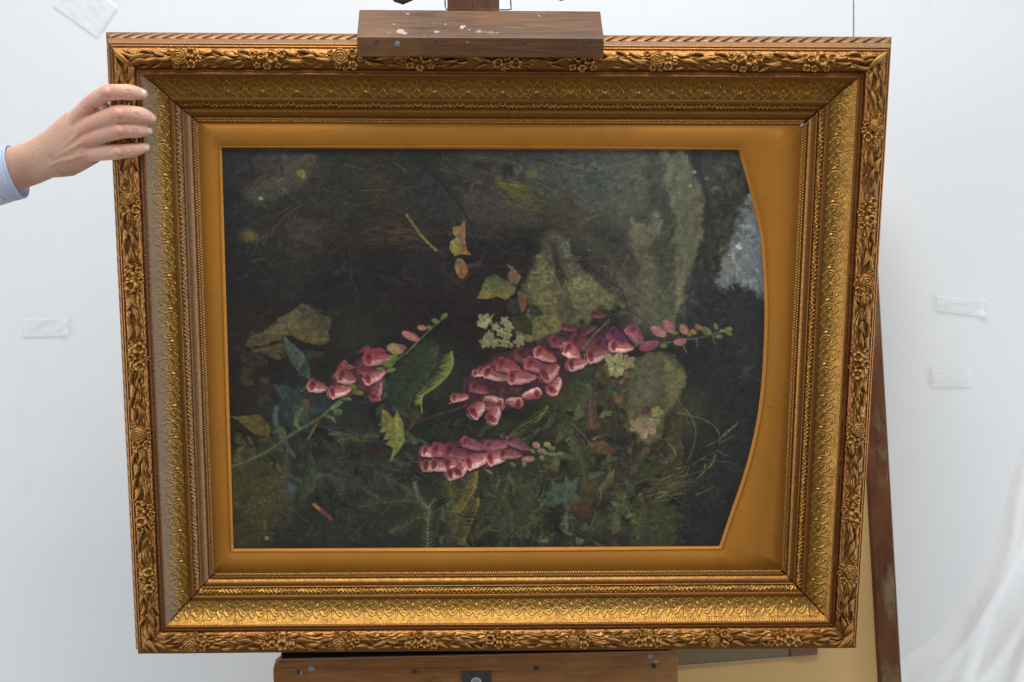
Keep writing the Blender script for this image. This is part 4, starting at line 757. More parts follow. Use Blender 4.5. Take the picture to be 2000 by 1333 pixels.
    p.leaf([(585, 980), (600, 950), (610, 915), (606, 880)], 30, (54, 64, 46), (66, 72, 54)); p.line([(605, 885), (612, 910), (598, 955)], 1.5, (82, 90, 72), .5)
    p.poly([(640, 868), (662, 900), (690, 930), (720, 950), (690, 960), (650, 930)], (54, 60, 50), .6, 6, 2)
    p.line([(578, 828), (582, 808), (590, 800)], 12, (84, 98, 54), .85, 6); p.leaf([(590, 842), (578, 830), (580, 812), (590, 796)], 10, (86, 98, 58))
    p.line([(602, 858), (612, 840), (622, 824)], 5, (114, 90, 44), .85, 3); p.line([(618, 830), (606, 850), (600, 858)], 1.5, (142, 118, 62), .6)
    p.leaf([(588, 780), (600, 790), (600, 812)], 10, (96, 62, 34)); p.line([(560, 990), (576, 1000), (606, 1025), (610, 1034)], 1.2, (118, 110, 92), .6, .7)
    # stem one
    st = [(440, 917), (482, 902), (525, 881), (574, 847), (626, 816), (642, 802), (668, 780), (700, 760), (752, 728), (772, 706), (796, 688), (824, 660), (856, 630), (874, 616)]
    p.line(st, 8, (78, 92, 60), .95, 2.6); p.line([(x+.5, y-1.5) for x, y in st], 2.4, (104, 118, 76), .6, 1); p.line([(x+1, y+2.5) for x, y in st[:7]], 1.6, (48, 56, 38), .6)
    p.bud(660, 806, 18, 15, -10, (92, 106, 56), (78, 92, 48)); p.leaf([(636, 812), (650, 818), (656, 828)], 8, (92, 108, 60)); p.leaf([(648, 800), (660, 790), (672, 784)], 9, (100, 116, 60))
    # dark leaf behind with a lit fern edge
    p.poly([(800, 690), (830, 664), (852, 668), (862, 690), (860, 720), (840, 750), (822, 772), (800, 790), (790, 760), (784, 720)], (48, 56, 38), .9, 3, 2, (38, 46, 36), (0, 1))
    p.poly([(752, 740), (790, 700), (800, 760), (790, 800), (760, 790)], (40, 48, 40), .85, 4, 2)
    hatch(90, 780, 680, 860, 780, 118, 15, 30, (70, 78, 48), .45)
    p.fern([(856, 676), (850, 710), (830, 740), (806, 768), (798, 800)], 34, 16, (50, 58, 36), (66, 74, 42), 1, 26, 5.5); p.fern([(820, 690), (800, 720), (780, 750), (770, 790)], 26, 14, (42, 50, 38), (54, 62, 42), 0, 22, 5)
    p.fern([(882, 688), (882, 712), (870, 734), (846, 756), (824, 774), (822, 788)], 20, 12, (104, 110, 46), (134, 136, 62), 1, 30, 4.)
    p.line([(882, 688), (884, 712), (872, 736), (848, 758), (824, 776), (824, 806)], 4.5, (132, 136, 58), .9, 3)
    p.line([(822, 806), (806, 828), (798, 842)], 5, (106, 84, 34), .8, 2); B(812, 812, 10, 14, 0, (84, 62, 32), .7)
    # bright jagged leaf
    P = [(747, 800), (758, 806), (768, 818), (775, 804), (784, 818), (789, 838), (790, 862), (780, 880), (763, 902), (768, 876), (753, 868), (764, 856), (748, 860), (758, 842), (741, 846), (752, 828), (744, 818)]
    p.poly(P, (128, 124, 52), .97, 1, .6, (112, 118, 52), (0, 1)); p.poly([(747, 800), (758, 806), (760, 826), (748, 832), (744, 818)], (130, 100, 44), .7, 2, .5); p.line([(776, 812), (776, 850), (764, 900)], 1.4, (150, 150, 76), .6)
    for k in range(6): p.line([(774, 826+10*k), (760-k, 836+9*k)], 1.3, (72, 74, 34), .6)
    p.line([(620, 834), (660, 838), (730, 838)], 1.6, (76, 80, 46), .6); p.line([(640, 840), (680, 850), (705, 861), (750, 863)], 1.8, (112, 104, 56), .7, 1)
    p.line([(445, 935), (480, 928), (520, 910), (560, 892)], 2, (88, 76, 46), .6, 1); p.line([(490, 898), (520, 912), (545, 925)], 1.6, (86, 68, 42), .6); p.line([(590, 945), (660, 955), (710, 975), (740, 985)], 1.4, (86, 78, 46), .5, .8)
    p.line([(764, 980), (758, 995), (745, 1005)], 1.4, (112, 112, 96), .6); p.line([(494, 962), (508, 980), (514, 992)], 1.4, (118, 110, 60), .6)
    p.oval(521, 1052, 5, 4, 0, (142, 140, 88), .85); B(517, 1028, 4, 10, 0, (104, 96, 48), .6)
    p.line([(614, 986), (628, 998), (646, 1014)], 9, (118, 60, 70), .9, 8); p.line([(613, 986), (622, 994)], 6, (156, 108, 54), .9)
    # bracken stems of the lower middle
    p.line([(700, 905), (760, 910), (820, 908)], 2.4, (84, 52, 46), .85, 2); p.line([(640, 905), (700, 902), (760, 902)], 2, (66, 58, 42), .6); p.line([(715, 870), (745, 900), (755, 905)], 5, (72, 40, 44), .5, 3); B(728, 880, 14, 12, 0, (66, 36, 44), .6)
    p.line([(818, 824), (850, 812), (890, 800), (915, 790)], 2.4, (88, 62, 58), .8); p.fern([(732, 920), (770, 940), (800, 960), (824, 990)], 16, 8, (58, 66, 42), (72, 80, 52), 0, 20, 4)
    p.fern([(834, 1070), (836, 1030), (836, 996), (816, 970), (810, 944)], 14, 6, (76, 90, 64), (102, 114, 80), 0, 24, 4); p.fern([(836, 996), (842, 984), (850, 974)], 6, 3, (70, 84, 60), (96, 108, 76), 0, 8, 3)
    p.fern([(880, 930), (880, 970), (890, 1000), (895, 1060)], 24, 16, (66, 68, 38), (96, 90, 46), 0, 22, 5)
    p.fern([(932, 922), (930, 950), (912, 980), (900, 1000)], 24, 16, (104, 90, 38), (132, 112, 50), 1, 18, 5.5); p.fern([(935, 975), (930, 1000), (915, 1035), (905, 1062)], 18, 14, (92, 80, 36), (118, 98, 46), 1, 14, 5)
    p.line([(928, 922), (932, 935), (924, 948)], 3.5, (142, 118, 44), .85, 2); p.line([(934, 975), (934, 988)], 4, (146, 112, 44), .85)
    p.fern([(950, 1000), (980, 1010), (985, 1040), (975, 1064)], 16, 12, (46, 56, 46), (62, 72, 54), 0, 14, 5); p.fern([(1010, 940), (1030, 960), (1020, 1000), (1000, 1030)], 16, 10, (56, 60, 38), (74, 76, 46), 0, 18, 4.5)
    p.fern([(1075, 1000), (1040, 1020), (1010, 1040)], 12, 8, (58, 60, 38), (86, 82, 50), 0, 16, 4)
    p.line([(950, 962), (970, 972), (984, 978)], 2.5, (112, 96, 46), .8, 1); p.line([(940, 985), (972, 980)], 1.2, (104, 78, 60), .6)
    p.line([(1020, 918), (1050, 930), (1080, 937), (1105, 925)], 2.2, (86, 78, 44), .8, 1.6); p.line([(970, 962), (1000, 945), (1020, 920)], 1.5, (66, 68, 44), .6)
    # maple-like green leaf and brown leaves
    p.poly([(1052, 985), (1075, 968), (1064, 962), (1085, 950), (1080, 940), (1098, 946), (1106, 930), (1116, 944), (1132, 930), (1124, 960), (1138, 980), (1118, 985), (1110, 1004), (1098, 985), (1080, 990)], (62, 80, 62), .9, 1.5, 1.2, (78, 92, 70), (1, -1))
    p.line([(1110, 1000), (1104, 965), (1108, 940)], 1.4, (98, 112, 88), .6); p.line([(1075, 982), (1100, 965)], 1.2, (92, 106, 84), .5); p.leaf([(1108, 1040), (1104, 1015), (1112, 990)], 12, (76, 90, 76))
    B(1135, 990, 22, 18, 30, (84, 62, 32), .75); B(1150, 950, 20, 14, 20, (84, 70, 34), .7); p.leaf([(1170, 960), (1190, 940), (1200, 915)], 16, (110, 96, 62), (86, 72, 46)); p.line([(1174, 960), (1172, 975), (1168, 984)], 2, (132, 124, 98), .7)
    B(1172, 985, 16, 14, 0, (38, 32, 32), .7); B(1080, 1010, 20, 12, -30, (36, 30, 30), .75); B(1065, 1040, 16, 10, 0, (34, 32, 30), .6)
    p.poly([(1150, 868), (1180, 862), (1205, 885), (1190, 890), (1165, 885)], (104, 72, 44), .8, 2, 1); p.line([(1118, 828), (1135, 846), (1157, 872)], 3.5, (118, 92, 76), .85, 2.5); p.poly([(1140, 780), (1162, 770), (1168, 830), (1150, 842)], (88, 62, 50), .8, 3, 2)
    p.line([(1152, 790), (1156, 835)], 3, (122, 92, 80), .6); p.leaf([(1158, 860), (1164, 855), (1174, 854)], 5, (112, 118, 50)); p.leaf([(1100, 800), (1130, 790), (1150, 760), (1140, 740)], 24, (58, 68, 46), (72, 80, 54)); p.line([(1126, 745), (1150, 760), (1154, 790)], 2, (98, 100, 72), .6)
    p.poly([(1090, 760), (1118, 742), (1130, 766), (1122, 800), (1098, 806)], (52, 60, 36), .85, 3, 1.5, (76, 74, 36), (0, 1)); p.leaf([(1120, 820), (1134, 806), (1130, 790)], 18, (84, 90, 50))
    p.fern([(990, 860), (1010, 838), (1040, 820), (1070, 802)], 18, 10, (92, 96, 40), (116, 118, 50), 1, 18, 2.4); p.line([(1000, 845), (1030, 820), (1070, 795)], 3, (78, 82, 40), .7); p.fern([(1070, 795), (1060, 810), (1048, 825)], 8, 5, (112, 116, 44), (136, 138, 56), 1, 8, 2.4)
    p.line([(1068, 836), (1074, 818), (1084, 806)], 2, (104, 106, 56), .7); B(970, 835, 40, 16, -10, (56, 60, 34), .6)
    # green sepals in the middle of spike two
    for k in range(46):
        x = 936+r.random()*96; y = 756+r.random()*26-(x-980)*.06; a = r.random()*6.3; L = 6+r.random()*8
        p.leaf([(x, y), (x+math.cos(a)*L, y+math.sin(a)*L*.6)], 5, np.array((86, 104, 50))*(.7+.6*r.random()), None, .9, False)
    p.poly([(900, 780), (905, 745), (935, 715), (970, 695), (1020, 680), (1070, 655), (1110, 640), (1160, 640), (1220, 640), (1262, 668), (1230, 690), (1170, 705), (1120, 725), (1100, 760), (1060, 780), (990, 800), (950, 815), (915, 810)], (84, 42, 52), .8, 6, 3, (66, 36, 46), (1, 0))
    p.poly([(815, 878), (850, 868), (900, 860), (980, 858), (1030, 880), (1020, 896), (960, 910), (900, 930), (870, 930), (815, 912)], (88, 44, 56), .85, 4, 2); p.poly([(640, 770), (650, 730), (690, 710), (720, 690), (765, 700), (752, 736), (730, 760), (680, 775)], (92, 50, 54), .8, 4, 2)
    # ---- foxglove bells: x, y of the mouth, direction of the base, length, width
    V = (112, 52, 84)
    for b in [(1012, 692, 20, 40, 30, (104, 66, 72), (84, 40, 54)), (1080, 668, 10, 36, 28, (110, 66, 74), (96, 40, 60)), (1098, 638, 8, 34, 17, (118, 66, 72), (98, 38, 52)), (1140, 650, -20, 34, 18, (112, 74, 76), (92, 40, 58)), (1158, 614, 10, 30, 17, (124, 74, 76), (112, 40, 56)),
              (1120, 668, 12, 60, 34, (112, 66, 78), (108, 44, 66)), (1165, 672, 18, 50, 34, (120, 70, 84), V), (1192, 652, 35, 42, 32, (104, 60, 84), (92, 44, 80)), (1232, 644, 40, 42, 30, (150, 92, 100), (128, 56, 84)),
              (886, 778, -8, 34, 22), (924, 756, 12, 34, 26, (150, 88, 90), (112, 42, 60)), (927, 730, 5, 20, 17), (950, 727, 25, 46, 28), (976, 712, 12, 40, 32, (150, 88, 88), (132, 46, 60)), (998, 738, 2, 50, 31, (196, 140, 130), (150, 54, 70)),
              (1032, 710, 18, 56, 31, (160, 96, 106), (130, 48, 72)), (1050, 688, 32, 46, 29, (194, 136, 126), (152, 52, 66)), (1050, 768, 170, 30, 24), (1063, 736, -24, 42, 34, (196, 142, 130), (148, 56, 68)), (1078, 764, -65, 30, 30), (1106, 681, 30, 32, 30), (1114, 714, -12, 38, 31), (1152, 697, -14, 38, 31), (1197, 677, 2, 46, 28),
              (1014, 788, 182, 26, 26), (976, 792, 200, 34, 28), (944, 792, 0, 30, 24, (150, 92, 92), (128, 46, 60)), (960, 820, -70, 30, 30), (924, 808, -30, 34, 32),
              (608, 754, 15, 34, 26), (664, 734, 25, 36, 30), (648, 768, -12, 44, 30), (718, 702, -2, 46, 34, (178, 124, 122), (140, 44, 66)), (704, 722, 12, 46, 24, (130, 70, 82), (116, 40, 62)), (717, 742, -22, 40, 30), (732, 778, -72, 36, 28, (166, 112, 112), (134, 48, 66)),
              (906, 863, 24, 42, 26, (152, 92, 104), (126, 52, 78)), (953, 872, -4, 50, 26, (146, 88, 104), (124, 50, 76)), (994, 860, 28, 44, 22, (150, 92, 106), (126, 60, 84)), (828, 881, 8, 34, 27), (848, 879, 10, 34, 30, (158, 88, 92), (132, 46, 66)), (874, 880, 12, 46, 32, (150, 90, 110), (128, 48, 74)),
              (830, 910, 2, 34, 27), (846, 908, 4, 34, 30), (872, 908, -6, 36, 32), (878, 928, -30, 34, 26), (894, 924, -45, 30, 28), (914, 906, -18, 44, 32), (956, 898, -10, 44, 32), (980, 887, 2, 42, 24, (176, 122, 116), (140, 60, 74))]:
        p.bell(*b)
    p.poly(Z1((430, 540), 5, [(1130, 900), (1170, 850), (1220, 815), (1250, 860), (1320, 890), (1260, 920), (1180, 905)]), (160, 92, 88), .9, 1.2, .5, (130, 50, 60), (-1, 0)); p.poly(Z1((430, 540), 5, [(1345, 745), (1400, 690), (1440, 665), (1470, 710), (1560, 700), (1640, 740), (1500, 740)]), (140, 50, 66), .9, 1.2, .5)
    # curled lips
    for x, y in ((608, 746), (594, 762), (936, 722), (884, 786), (958, 716)): p.line([(x-6, y+3), (x, y-2), (x+6, y-8)], 3, (178, 96, 90), .7, 1.5)
    p.bud(772, 682, 34, 21, 15, (150, 112, 84), (150, 132, 88)); p.bud(786, 679, 16, 12, 20, (120, 64, 86), (140, 90, 90)); p.bud(802, 657, 38, 16, 25, (150, 70, 72), (172, 124, 104)); p.bud(824, 641, 18, 11, 5, (164, 84, 64), (168, 122, 92))
    for b in [(768, 700, 20, 12, -40), (756, 712, 22, 12, 20), (764, 724, 20, 8, -20), (742, 722, 16, 8, 10), (700, 768, 22, 10, 10), (678, 780, 18, 7, 0), (850, 628, 16, 10, 20), (868, 618, 16, 9, -40), (838, 640, 10, 8, 0), (690, 756, 14, 10, 30)]:
        p.bud(*b, (104, 118, 48), (86, 100, 44))
    p.line([(1240, 676), (1264, 668), (1300, 670), (1330, 664), (1362, 661), (1392, 653), (1424, 644)], 3, (92, 104, 72), .9, 2)
    p.line([(1140, 680), (1160, 655), (1175, 640), (1190, 625)], 5, (104, 108, 66), .7, 4); p.line([(1226, 655), (1240, 668), (1252, 674)], 4, (84, 92, 66), .8)
    for b in [(1268, 676, 42, 19, -18, (150, 66, 90), (136, 74, 92)), (1286, 648, 34, 18, 30, (166, 100, 108), (176, 120, 120)), (1306, 638, 30, 18, 48, (150, 84, 96), (170, 112, 104)), (1336, 644, 22, 16, 50), (1328, 668, 26, 15, -12, (150, 74, 84), (176, 118, 110)),
              (1354, 649, 14, 11, 20, (146, 110, 52), (136, 104, 62)), (1364, 640, 16, 11, 30, (156, 100, 72), (128, 110, 62)), (1379, 647, 22, 14, 30, (120, 116, 66), (104, 106, 56)), (1032, 897, 26, 12, -4, (150, 84, 90), (176, 124, 100)), (1047, 870, 16, 13, 20, (164, 100, 84), (170, 116, 90)), (1057, 881, 16, 11, 0, (160, 106, 88), (150, 110, 80)), (1069, 869, 14, 11, 0, (156, 128, 108), (140, 120, 84))]:
        p.bud(*b)
    for b in [(1398, 638, 14, 9, 70), (1404, 658, 16, 9, 0), (1410, 647, 10, 8, 0), (1422, 645, 18, 12, -20), (1424, 652, 14, 8, 20), (1318, 651, 12, 9, 0), (1296, 676, 14, 10, 0), (1346, 654, 10, 7, 0), (1078, 876, 14, 9, 10), (1079, 888, 16, 9, 0), (1095, 887, 15, 9, 0), (1066, 886, 10, 7, 0), (1040, 882, 12, 8, 30), (1002, 908, 12, 8, 40), (1024, 906, 8, 14, 0), (1058, 894, 9, 12, -30), (955, 922, 18, 5, 30)]:
        p.bud(*b, (98, 110, 62), (112, 122, 68))
    for c in [[(1334, 674), (1338, 684), (1342, 690)], [(1360, 662), (1361, 672), (1362, 678)], [(1392, 656), (1394, 666), (1398, 674)], [(982, 856), (978, 850), (986, 846)]]: p.line(c, 4, (96, 106, 62), .9, 1.6)
    # dark twigs over the rock
    p.line([(1200, 596), (1216, 605), (1240, 596), (1248, 594)], 4, (42, 54, 46), .85, 2); B(1202, 606, 10, 10, 0, (36, 44, 34), .85, .3); B(1232, 600, 8, 5, 0, (64, 84, 66), .7, .3); p.line([(1170, 605), (1188, 612), (1206, 624)], 4, (40, 42, 34), .8, 2)
    p.line([(1240, 614), (1256, 626), (1268, 636)], 6, (62, 54, 54), .6, 3); B(1136, 630, 6, 8, 0, (34, 36, 30), .8, .3)
    # bramble blossom
    p.petals(946, 627, 15, 5, -60, (142, 142, 92), (112, 120, 72)); p.leaf([(940, 640), (950, 632), (966, 612)], 9, (148, 152, 92)); p.leaf([(931, 638), (944, 634), (956, 632)], 9, (134, 136, 84))
    for x, y, q in [(968, 639, 9), (986, 628, 10), (994, 640, 10), (978, 650, 9), (991, 655, 9), (948, 669, 12), (966, 670, 11), (985, 670, 10), (1014, 668, 11), (1016, 660, 8), (956, 655, 9), (998, 675, 6), (960, 660, 7)]:
        p.petals(x, y, q, 5, r.random()*90, np.array((148, 142, 98))*(.85+.3*r.random()), (112, 110, 66), (98, 92, 44))
        p.oval(x+q*.1, y-q*.1, q*.42, q*.38, 0, (160, 154, 108), .7, (122, 116, 70))
    p.petals(1201, 712, 24, 5, 10, (158, 152, 100), (128, 124, 74), (124, 118, 40)); p.petals(1226, 708, 15, 5, 40, (150, 142, 98), (118, 108, 68))
    p.oval(1191, 728, 7, 9, 20, (166, 158, 110), .95, (140, 134, 86)); p.oval(1212, 726, 7, 9, -30, (158, 150, 104), .95)
    for x, y, q, c in [(1222, 732, 8, (132, 92, 62)), (1213, 746, 6, (144, 102, 70)), (1218, 762, 6, (98, 106, 62)), (1208, 780, 9, (132, 96, 50)), (1170, 732, 7, (136, 98, 70)), (1174, 722, 9, (88, 62, 36)), (1200, 770, 6, (88, 100, 60)), (1229, 880, 8, (112, 78, 66)), (1232, 806, 8, (124, 92, 70)), (1234, 864, 6, (88, 66, 48))]:
        p.bud(x, y, q*1.8, q*1.5, r.random()*180, c, np.array(c)*.8)
    p.petals(1260, 835, 22, 5, 30, (158, 146, 104), (140, 104, 84), (120, 112, 52)); p.petals(1244, 832, 15, 5, 0, (142, 134, 90), (120, 108, 70)); p.petals(1258, 819, 12, 5, 10, (140, 130, 88), (112, 98, 66)); p.petals(1283, 806, 12, 5, 0, (138, 142, 88), (112, 116, 62)); p.oval(1275, 832, 7, 8, 20, (150, 118, 98), .9); p.petals(1284, 822, 8, 5, 0, (128, 130, 76), (104, 100, 56)); B(1262, 803, 10, 8, 0, (88, 48, 52), .8, .3)
    for c in [[(1200, 800), (1204, 830), (1198, 870)], [(1172, 732), (1180, 760), (1205, 790)], [(1206, 790), (1190, 800), (1170, 830)]]: p.line(c, 1.8, (96, 92, 62), .6, 1.2)
    p.leaf([(1170, 815), (1182, 806), (1200, 806)], 10, (104, 108, 62)); p.leaf([(1185, 775), (1192, 760), (1188, 745)], 16, (60, 68, 48)); p.poly([(1172, 722), (1186, 712), (1192, 740), (1180, 752), (1168, 742)], (76, 66, 36), .8, 2, 1)
    # brambles and dry grass at the right
    T = lambda pts: Z1((1150, 800), 4.44, pts)
    for c, w in [([(775, 30), (900, 60), (1010, 95), (1090, 150), (1135, 230), (1130, 310), (1110, 355)], 2.6), ([(840, 0), (880, 60), (915, 130), (928, 200), (915, 300), (880, 400), (850, 465)], 2.8), ([(1140, 290), (1200, 260), (1260, 230)], 2), ([(1015, 325), (1110, 275), (1170, 230), (1280, 140)], 2),
                 ([(1110, 360), (1180, 395), (1225, 410)], 1.8), ([(900, 480), (980, 430), (1090, 370)], 2), ([(980, 430), (1100, 445), (1240, 462)], 1.4), ([(1100, 390), (1085, 440), (1040, 500), (1010, 530)], 2), ([(780, 590), (900, 560), (1010, 530)], 1.8), ([(1010, 480), (1000, 540), (960, 580), (930, 600)], 3.4),
                 ([(690, 290), (730, 340), (752, 400), (720, 440), (640, 480)], 2.6), ([(760, 520), (850, 495)], 2), ([(600, 690), (700, 660), (800, 620)], 2.2), ([(520, 800), (650, 790), (800, 765)], 2), ([(600, 620), (680, 590), (780, 540)], 2.4), ([(490, 760), (600, 730), (720, 700), (780, 680)], 2.2), ([(930, 740), (1000, 715), (1075, 678)], 3)]:
        p.line(T(c), w, (112, 104, 64), .85, w*.6)
    p.line(T([(1160, 235), (1220, 180), (1280, 135), (1292, 105)]), 4, (122, 112, 58), .85, 1.4); p.line(T([(1040, 500), (1080, 460), (1092, 400)]), 4.5, (112, 104, 54), .8, 2); p.line(T([(735, 340), (755, 400)]), 4, (124, 114, 62), .8)
    for c, w in [([(620, 540), (720, 505), (850, 480), (950, 420), (1110, 340)], 4), ([(500, 680), (620, 640), (720, 590), (780, 530)], 4), ([(560, 790), (680, 760), (770, 680), (820, 600)], 4), ([(300, 1050), (420, 1010), (540, 990), (660, 988)], 3), ([(560, 320), (500, 440), (430, 520)], 6)]:
        p.line(T(c), w, (48, 42, 32), .7, w*.5)
    hatch(60, 1262, 930, 1330, 975, -15, 12, 30, (112, 104, 58), .5, 1.6); B(1274, 992, 14, 8, -10, (66, 54, 36), .7)
    p.leaf(T([(320, 940), (350, 920), (400, 905)]), 8, (98, 98, 48)); p.leaf(T([(360, 985), (400, 965), (430, 1000)]), 8, (98, 96, 48)); p.line(T([(230, 950), (280, 900), (300, 760)]), 1.4, (92, 96, 78), .5); p.line(T([(10, 1030), (50, 940), (75, 890)]), 2, (126, 120, 92), .7, 1); p.line(T([(330, 930), (360, 870), (385, 800)]), 1.6, (104, 84, 52), .6)
    p.line([(1310, 762), (1335, 800), (1345, 830)], 1.8, (120, 106, 72), .7); p.line([(1430, 692), (1462, 682)], 1.5, (84, 84, 52), .6); p.line([(1360, 760), (1378, 778)], 2.5, (98, 86, 56), .5)
    p.leaf(T([(90, 70), (140, 35), (220, 60)]), 9, (98, 104, 60)); p.line(T([(80, 830), (105, 770), (110, 720)]), 2, (122, 104, 78), .7)
    for k in range(200):  # craquelure: fine pale nicks and dust
        x = 445+r.random()*1030; y = 300+r.random()*760; a = r.random()*3.1; l = 2+r.random()*9
        p.line([(x, y), (x+math.cos(a)*l, y+math.sin(a)*l)], .8, (132, 130, 118), .3)
    # linen weave under the paint and a milky tone near the top and right
    yy = np.arange(p.h)[:, None]/PS; xx = np.arange(p.w)[None, :]/PS
    weave = 1+.02*np.sin(yy*2.4+p.n[2]*3)+.02*np.sin(xx*2.4+p.n[3]*3)+.06*p.nd+.06*p.n[0]+.05*p.n[1]+.07*p.n[2]
    p.I *= weave[..., None]
    bl = (np.clip((440-Y)/150, 0, 1)*np.clip((X-780)/300, 0, 1)*.5+np.clip((X-1380)/100, 0, 1)*.25)*(1+1.2*p.n[3]+.6*p.nh)
    p.I = p.I+np.clip(bl, 0, 1)[..., None]*(np.array((14, 17, 17))/255)
    def blur(A, n):
        for ax in (0, 1):
            for _ in range(n): A = (np.roll(A, 1, ax)+2*A+np.roll(A, -1, ax))/4
        return A
    p.I = .6*p.I+.4*blur(p.I, 1)
    lum = p.I@np.array((.3, .55, .15), np.float32); lum = lum[..., None]
    p.I = lum+(p.I-lum)*.84
    return np.clip(p.I, 0, 1)
PW_, PH_ = 724, 546
def homog(src, dst):
    A = []
    for (x, y), (u, v) in zip(src, dst): A += [[x, y, 1, 0, 0, 0, -u*x, -u*y], [0, 0, 0, x, y, 1, -v*x, -v*y]]
    h = np.linalg.solve(np.array(A), np.array(dst).reshape(-1)); return np.append(h, 1).reshape(3, 3)
HM = homog([(-.4209, .3179), (.4046, .3209), (.4323, -.3282), (-.4426, -.3229)], [(426, 284), (1506, 284), (1506, 1084), (426, 1084)])
X = np.linspace(-.424, .412, PW_); Y = np.linspace(.320, -.320, PH_); GX, GY = np.meshgrid(X, Y)
q = HM @ np.stack([GX.ravel(), GY.ravel(), np.ones(GX.size)]); u = np.clip((q[0]/q[2]-PX0)*PS, 0, int(PW*PS)-1.01); v = np.clip((q[1]/q[2]-PY0)*PS, 0, int(PH*PS)-1.01)
I = paint(); ui, vi = u.astype(int), v.astype(int); fu, fv = (u-ui)[:, None], (v-vi)[:, None]
C = I[vi, ui]*(1-fu)*(1-fv)+I[vi, ui+1]*fu*(1-fv)+I[vi+1, ui]*(1-fu)*fv+I[vi+1, ui+1]*fu*fv
lum = C.mean(1).reshape(PH_, PW_); C = np.where(C < .04045, C/12.92, ((C+.055)/1.055)**2.4)*PAINT_GAIN
ZP = -.0072+.0016*(lum-.15)+.0004*np.sin(GX*9)*np.sin(GY*7)     # thicker paint where it is lighter
P = np.stack([GX, GY, ZP], -1)
me = grid_mesh('oil_painting', P, flip=True); ca = me.color_attributes.new('paint', 'FLOAT_COLOR', 'POINT'); A = np.ones((C.shape[0], 4), np.float32); A[:, :3] = C; ca.data.foreach_set('color', A.reshape(-1))
s = NT('oil_paint'); a = s.n('ShaderNodeVertexColor', layer_name='paint')
s.set(Base_Color=a.outputs[0], Roughness=s.ramp(s.noise(40, 4), (.3, .36), (.7, .52)), Specular_IOR_Level=.42)
w1 = s.n('ShaderNodeTexWave', bands_direction='X'); w1.inputs['Scale'].default_value = 300; w1.inputs['Distortion'].default_value = 1.2; s.l(s.co, w1.inputs['Vector'])
w2 = s.n('ShaderNodeTexWave', bands_direction='Y'); w2.inputs['Scale'].default_value = 300; w2.inputs['Distortion'].default_value = 1.2; s.l(s.co, w2.inputs['Vector'])
s.bump(s.math('ADD', s.math('ADD', w1.outputs['Fac'], w2.outputs['Fac']), s.math('MULTIPLY', s.noise(350, 3), 2.)), .00012, .5)
pic = obj('oil_painting', me, s.m); pic.matrix_world = FM
tag(pic, 'dark oil painting of pink foxgloves, ferns and rocks inside the gilded frame', 'painting')
# ---------------------------------------------------------------- the easel
easel = empty('easel', 'brown wooden studio easel gripping the frame between top clamp and bottom tray', 'easel', FM)
s = wood('clamp_wood', (.130, .050, .010), (.062, .023, .005), (.22, .098, .032), .31, 0, .8)
col0 = s.b.inputs['Base Color'].links[0].from_socket
s.b.inputs['Specular IOR Level'].default_value = .6
s.l(s.mix(s.ramp(s.noise(26, 4, .6, s.mp((1, 1.6, 1))), (.69, 0.), (.73, .75)), col0, (.42, .40, .40)), s.b.inputs['Base Color']); WCL = s.m
s = wood('tray_wood', (.33, .135, .034), (.15, .055, .015), (.48, .24, .085), .42, 0); WTR = s.m
s = wood('mast_wood', (.16, .07, .03), (.10, .042, .02), (.22, .12, .07), .45, 1); WMA = s.m
s = NT('lit_worn_edge'); s.set(Base_Color=(.46, .30, .19), Roughness=.7); WEDGE = s.m
s = NT('dark_steel'); s.set(Base_Color=s.mix(s.noise(90), (.05, .045, .05), (.16, .15, .15)), Metallic=.7, Roughness=.5); STEEL = s.m
s = NT('zinc_blob'); s.set(Base_Color=(.32, .32, .34), Roughness=.5, Metallic=.3); PAINTB = s.m
s = NT('shade_black'); s.set(Base_Color=(.012, .011, .011), Roughness=1.); SHADE_BLACK = s.m  # near-black standing for shade above the tray, also colours screw slots
# top clamp: a board with a sloping upper face
z1, zb = .078, .015
cl = prism('clamp', [(.4505, z1), (.478, z1+.0005), (.5155, zb), (.515, -.045), (.4835, -.045), (.4835, .060), (.4505, .060)], -.2078, .1418, 'x', .0012)
clamp = obj('clamp', cl, WCL, easel, False); clamp['label'] = 'top clamp block with a sloping paint-flecked upper face'
def screw(parent, x, y, z, r=.0042, m=None, name='screw'):
    bm = bmesh.new(); c = bmesh.ops.create_cone(bm, cap_ends=True, segments=20, radius1=r, radius2=r*.85, depth=.0012)
    for v in bm.verts: v.co = Vector((v.co.x+x, v.co.y+y, v.co.z+z))
    q = random.uniform(0, 3); cq, sq = math.cos(q), math.sin(q); vs = []
    for a, b in ((-.8, -.12), (.8, -.12), (.8, .12), (-.8, .12)): vs.append(bm.verts.new((x+r*(a*cq-b*sq), y+r*(a*sq+b*cq), z+.0008)))
    bm.faces.new(vs).material_index = 1
    me = bpy.data.meshes.new(name); bm.to_mesh(me); bm.free(); me.materials.append(m or STEEL); me.materials.append(SHADE_BLACK); o = obj(name, me, None, parent, False)
    return o
for px in (735, 853, 1026, 1140):
    p = at(px, 83, z1); o = screw(clamp, p.x, p.y, z1)
def blob(parent, name, px, py, zf, rx, ry, m, th=.0009, seed=0):
    """a fleck of paint lying on the face at height zf"""
    r = random.Random(seed); p = at(px, py, zf); n = 14; V = [(p.x, p.y, zf+th)]; F = []
    for ring, q in ((.6, .8), (1., -.2)):
        for k in range(n): a = 2*math.pi*k/n; j = r.uniform(.75, 1.2); V.append((p.x+math.cos(a)*rx*ring*j, p.y+math.sin(a)*ry*ring*j, zf+th*q))
    for k in range(n): F.append((0, 1+k, 1+(k+1) % n)); F.append((1+k, 1+n+k, 1+n+(k+1) % n, 1+(k+1) % n))
    return obj(name, mesh(name, V, F), m, parent)
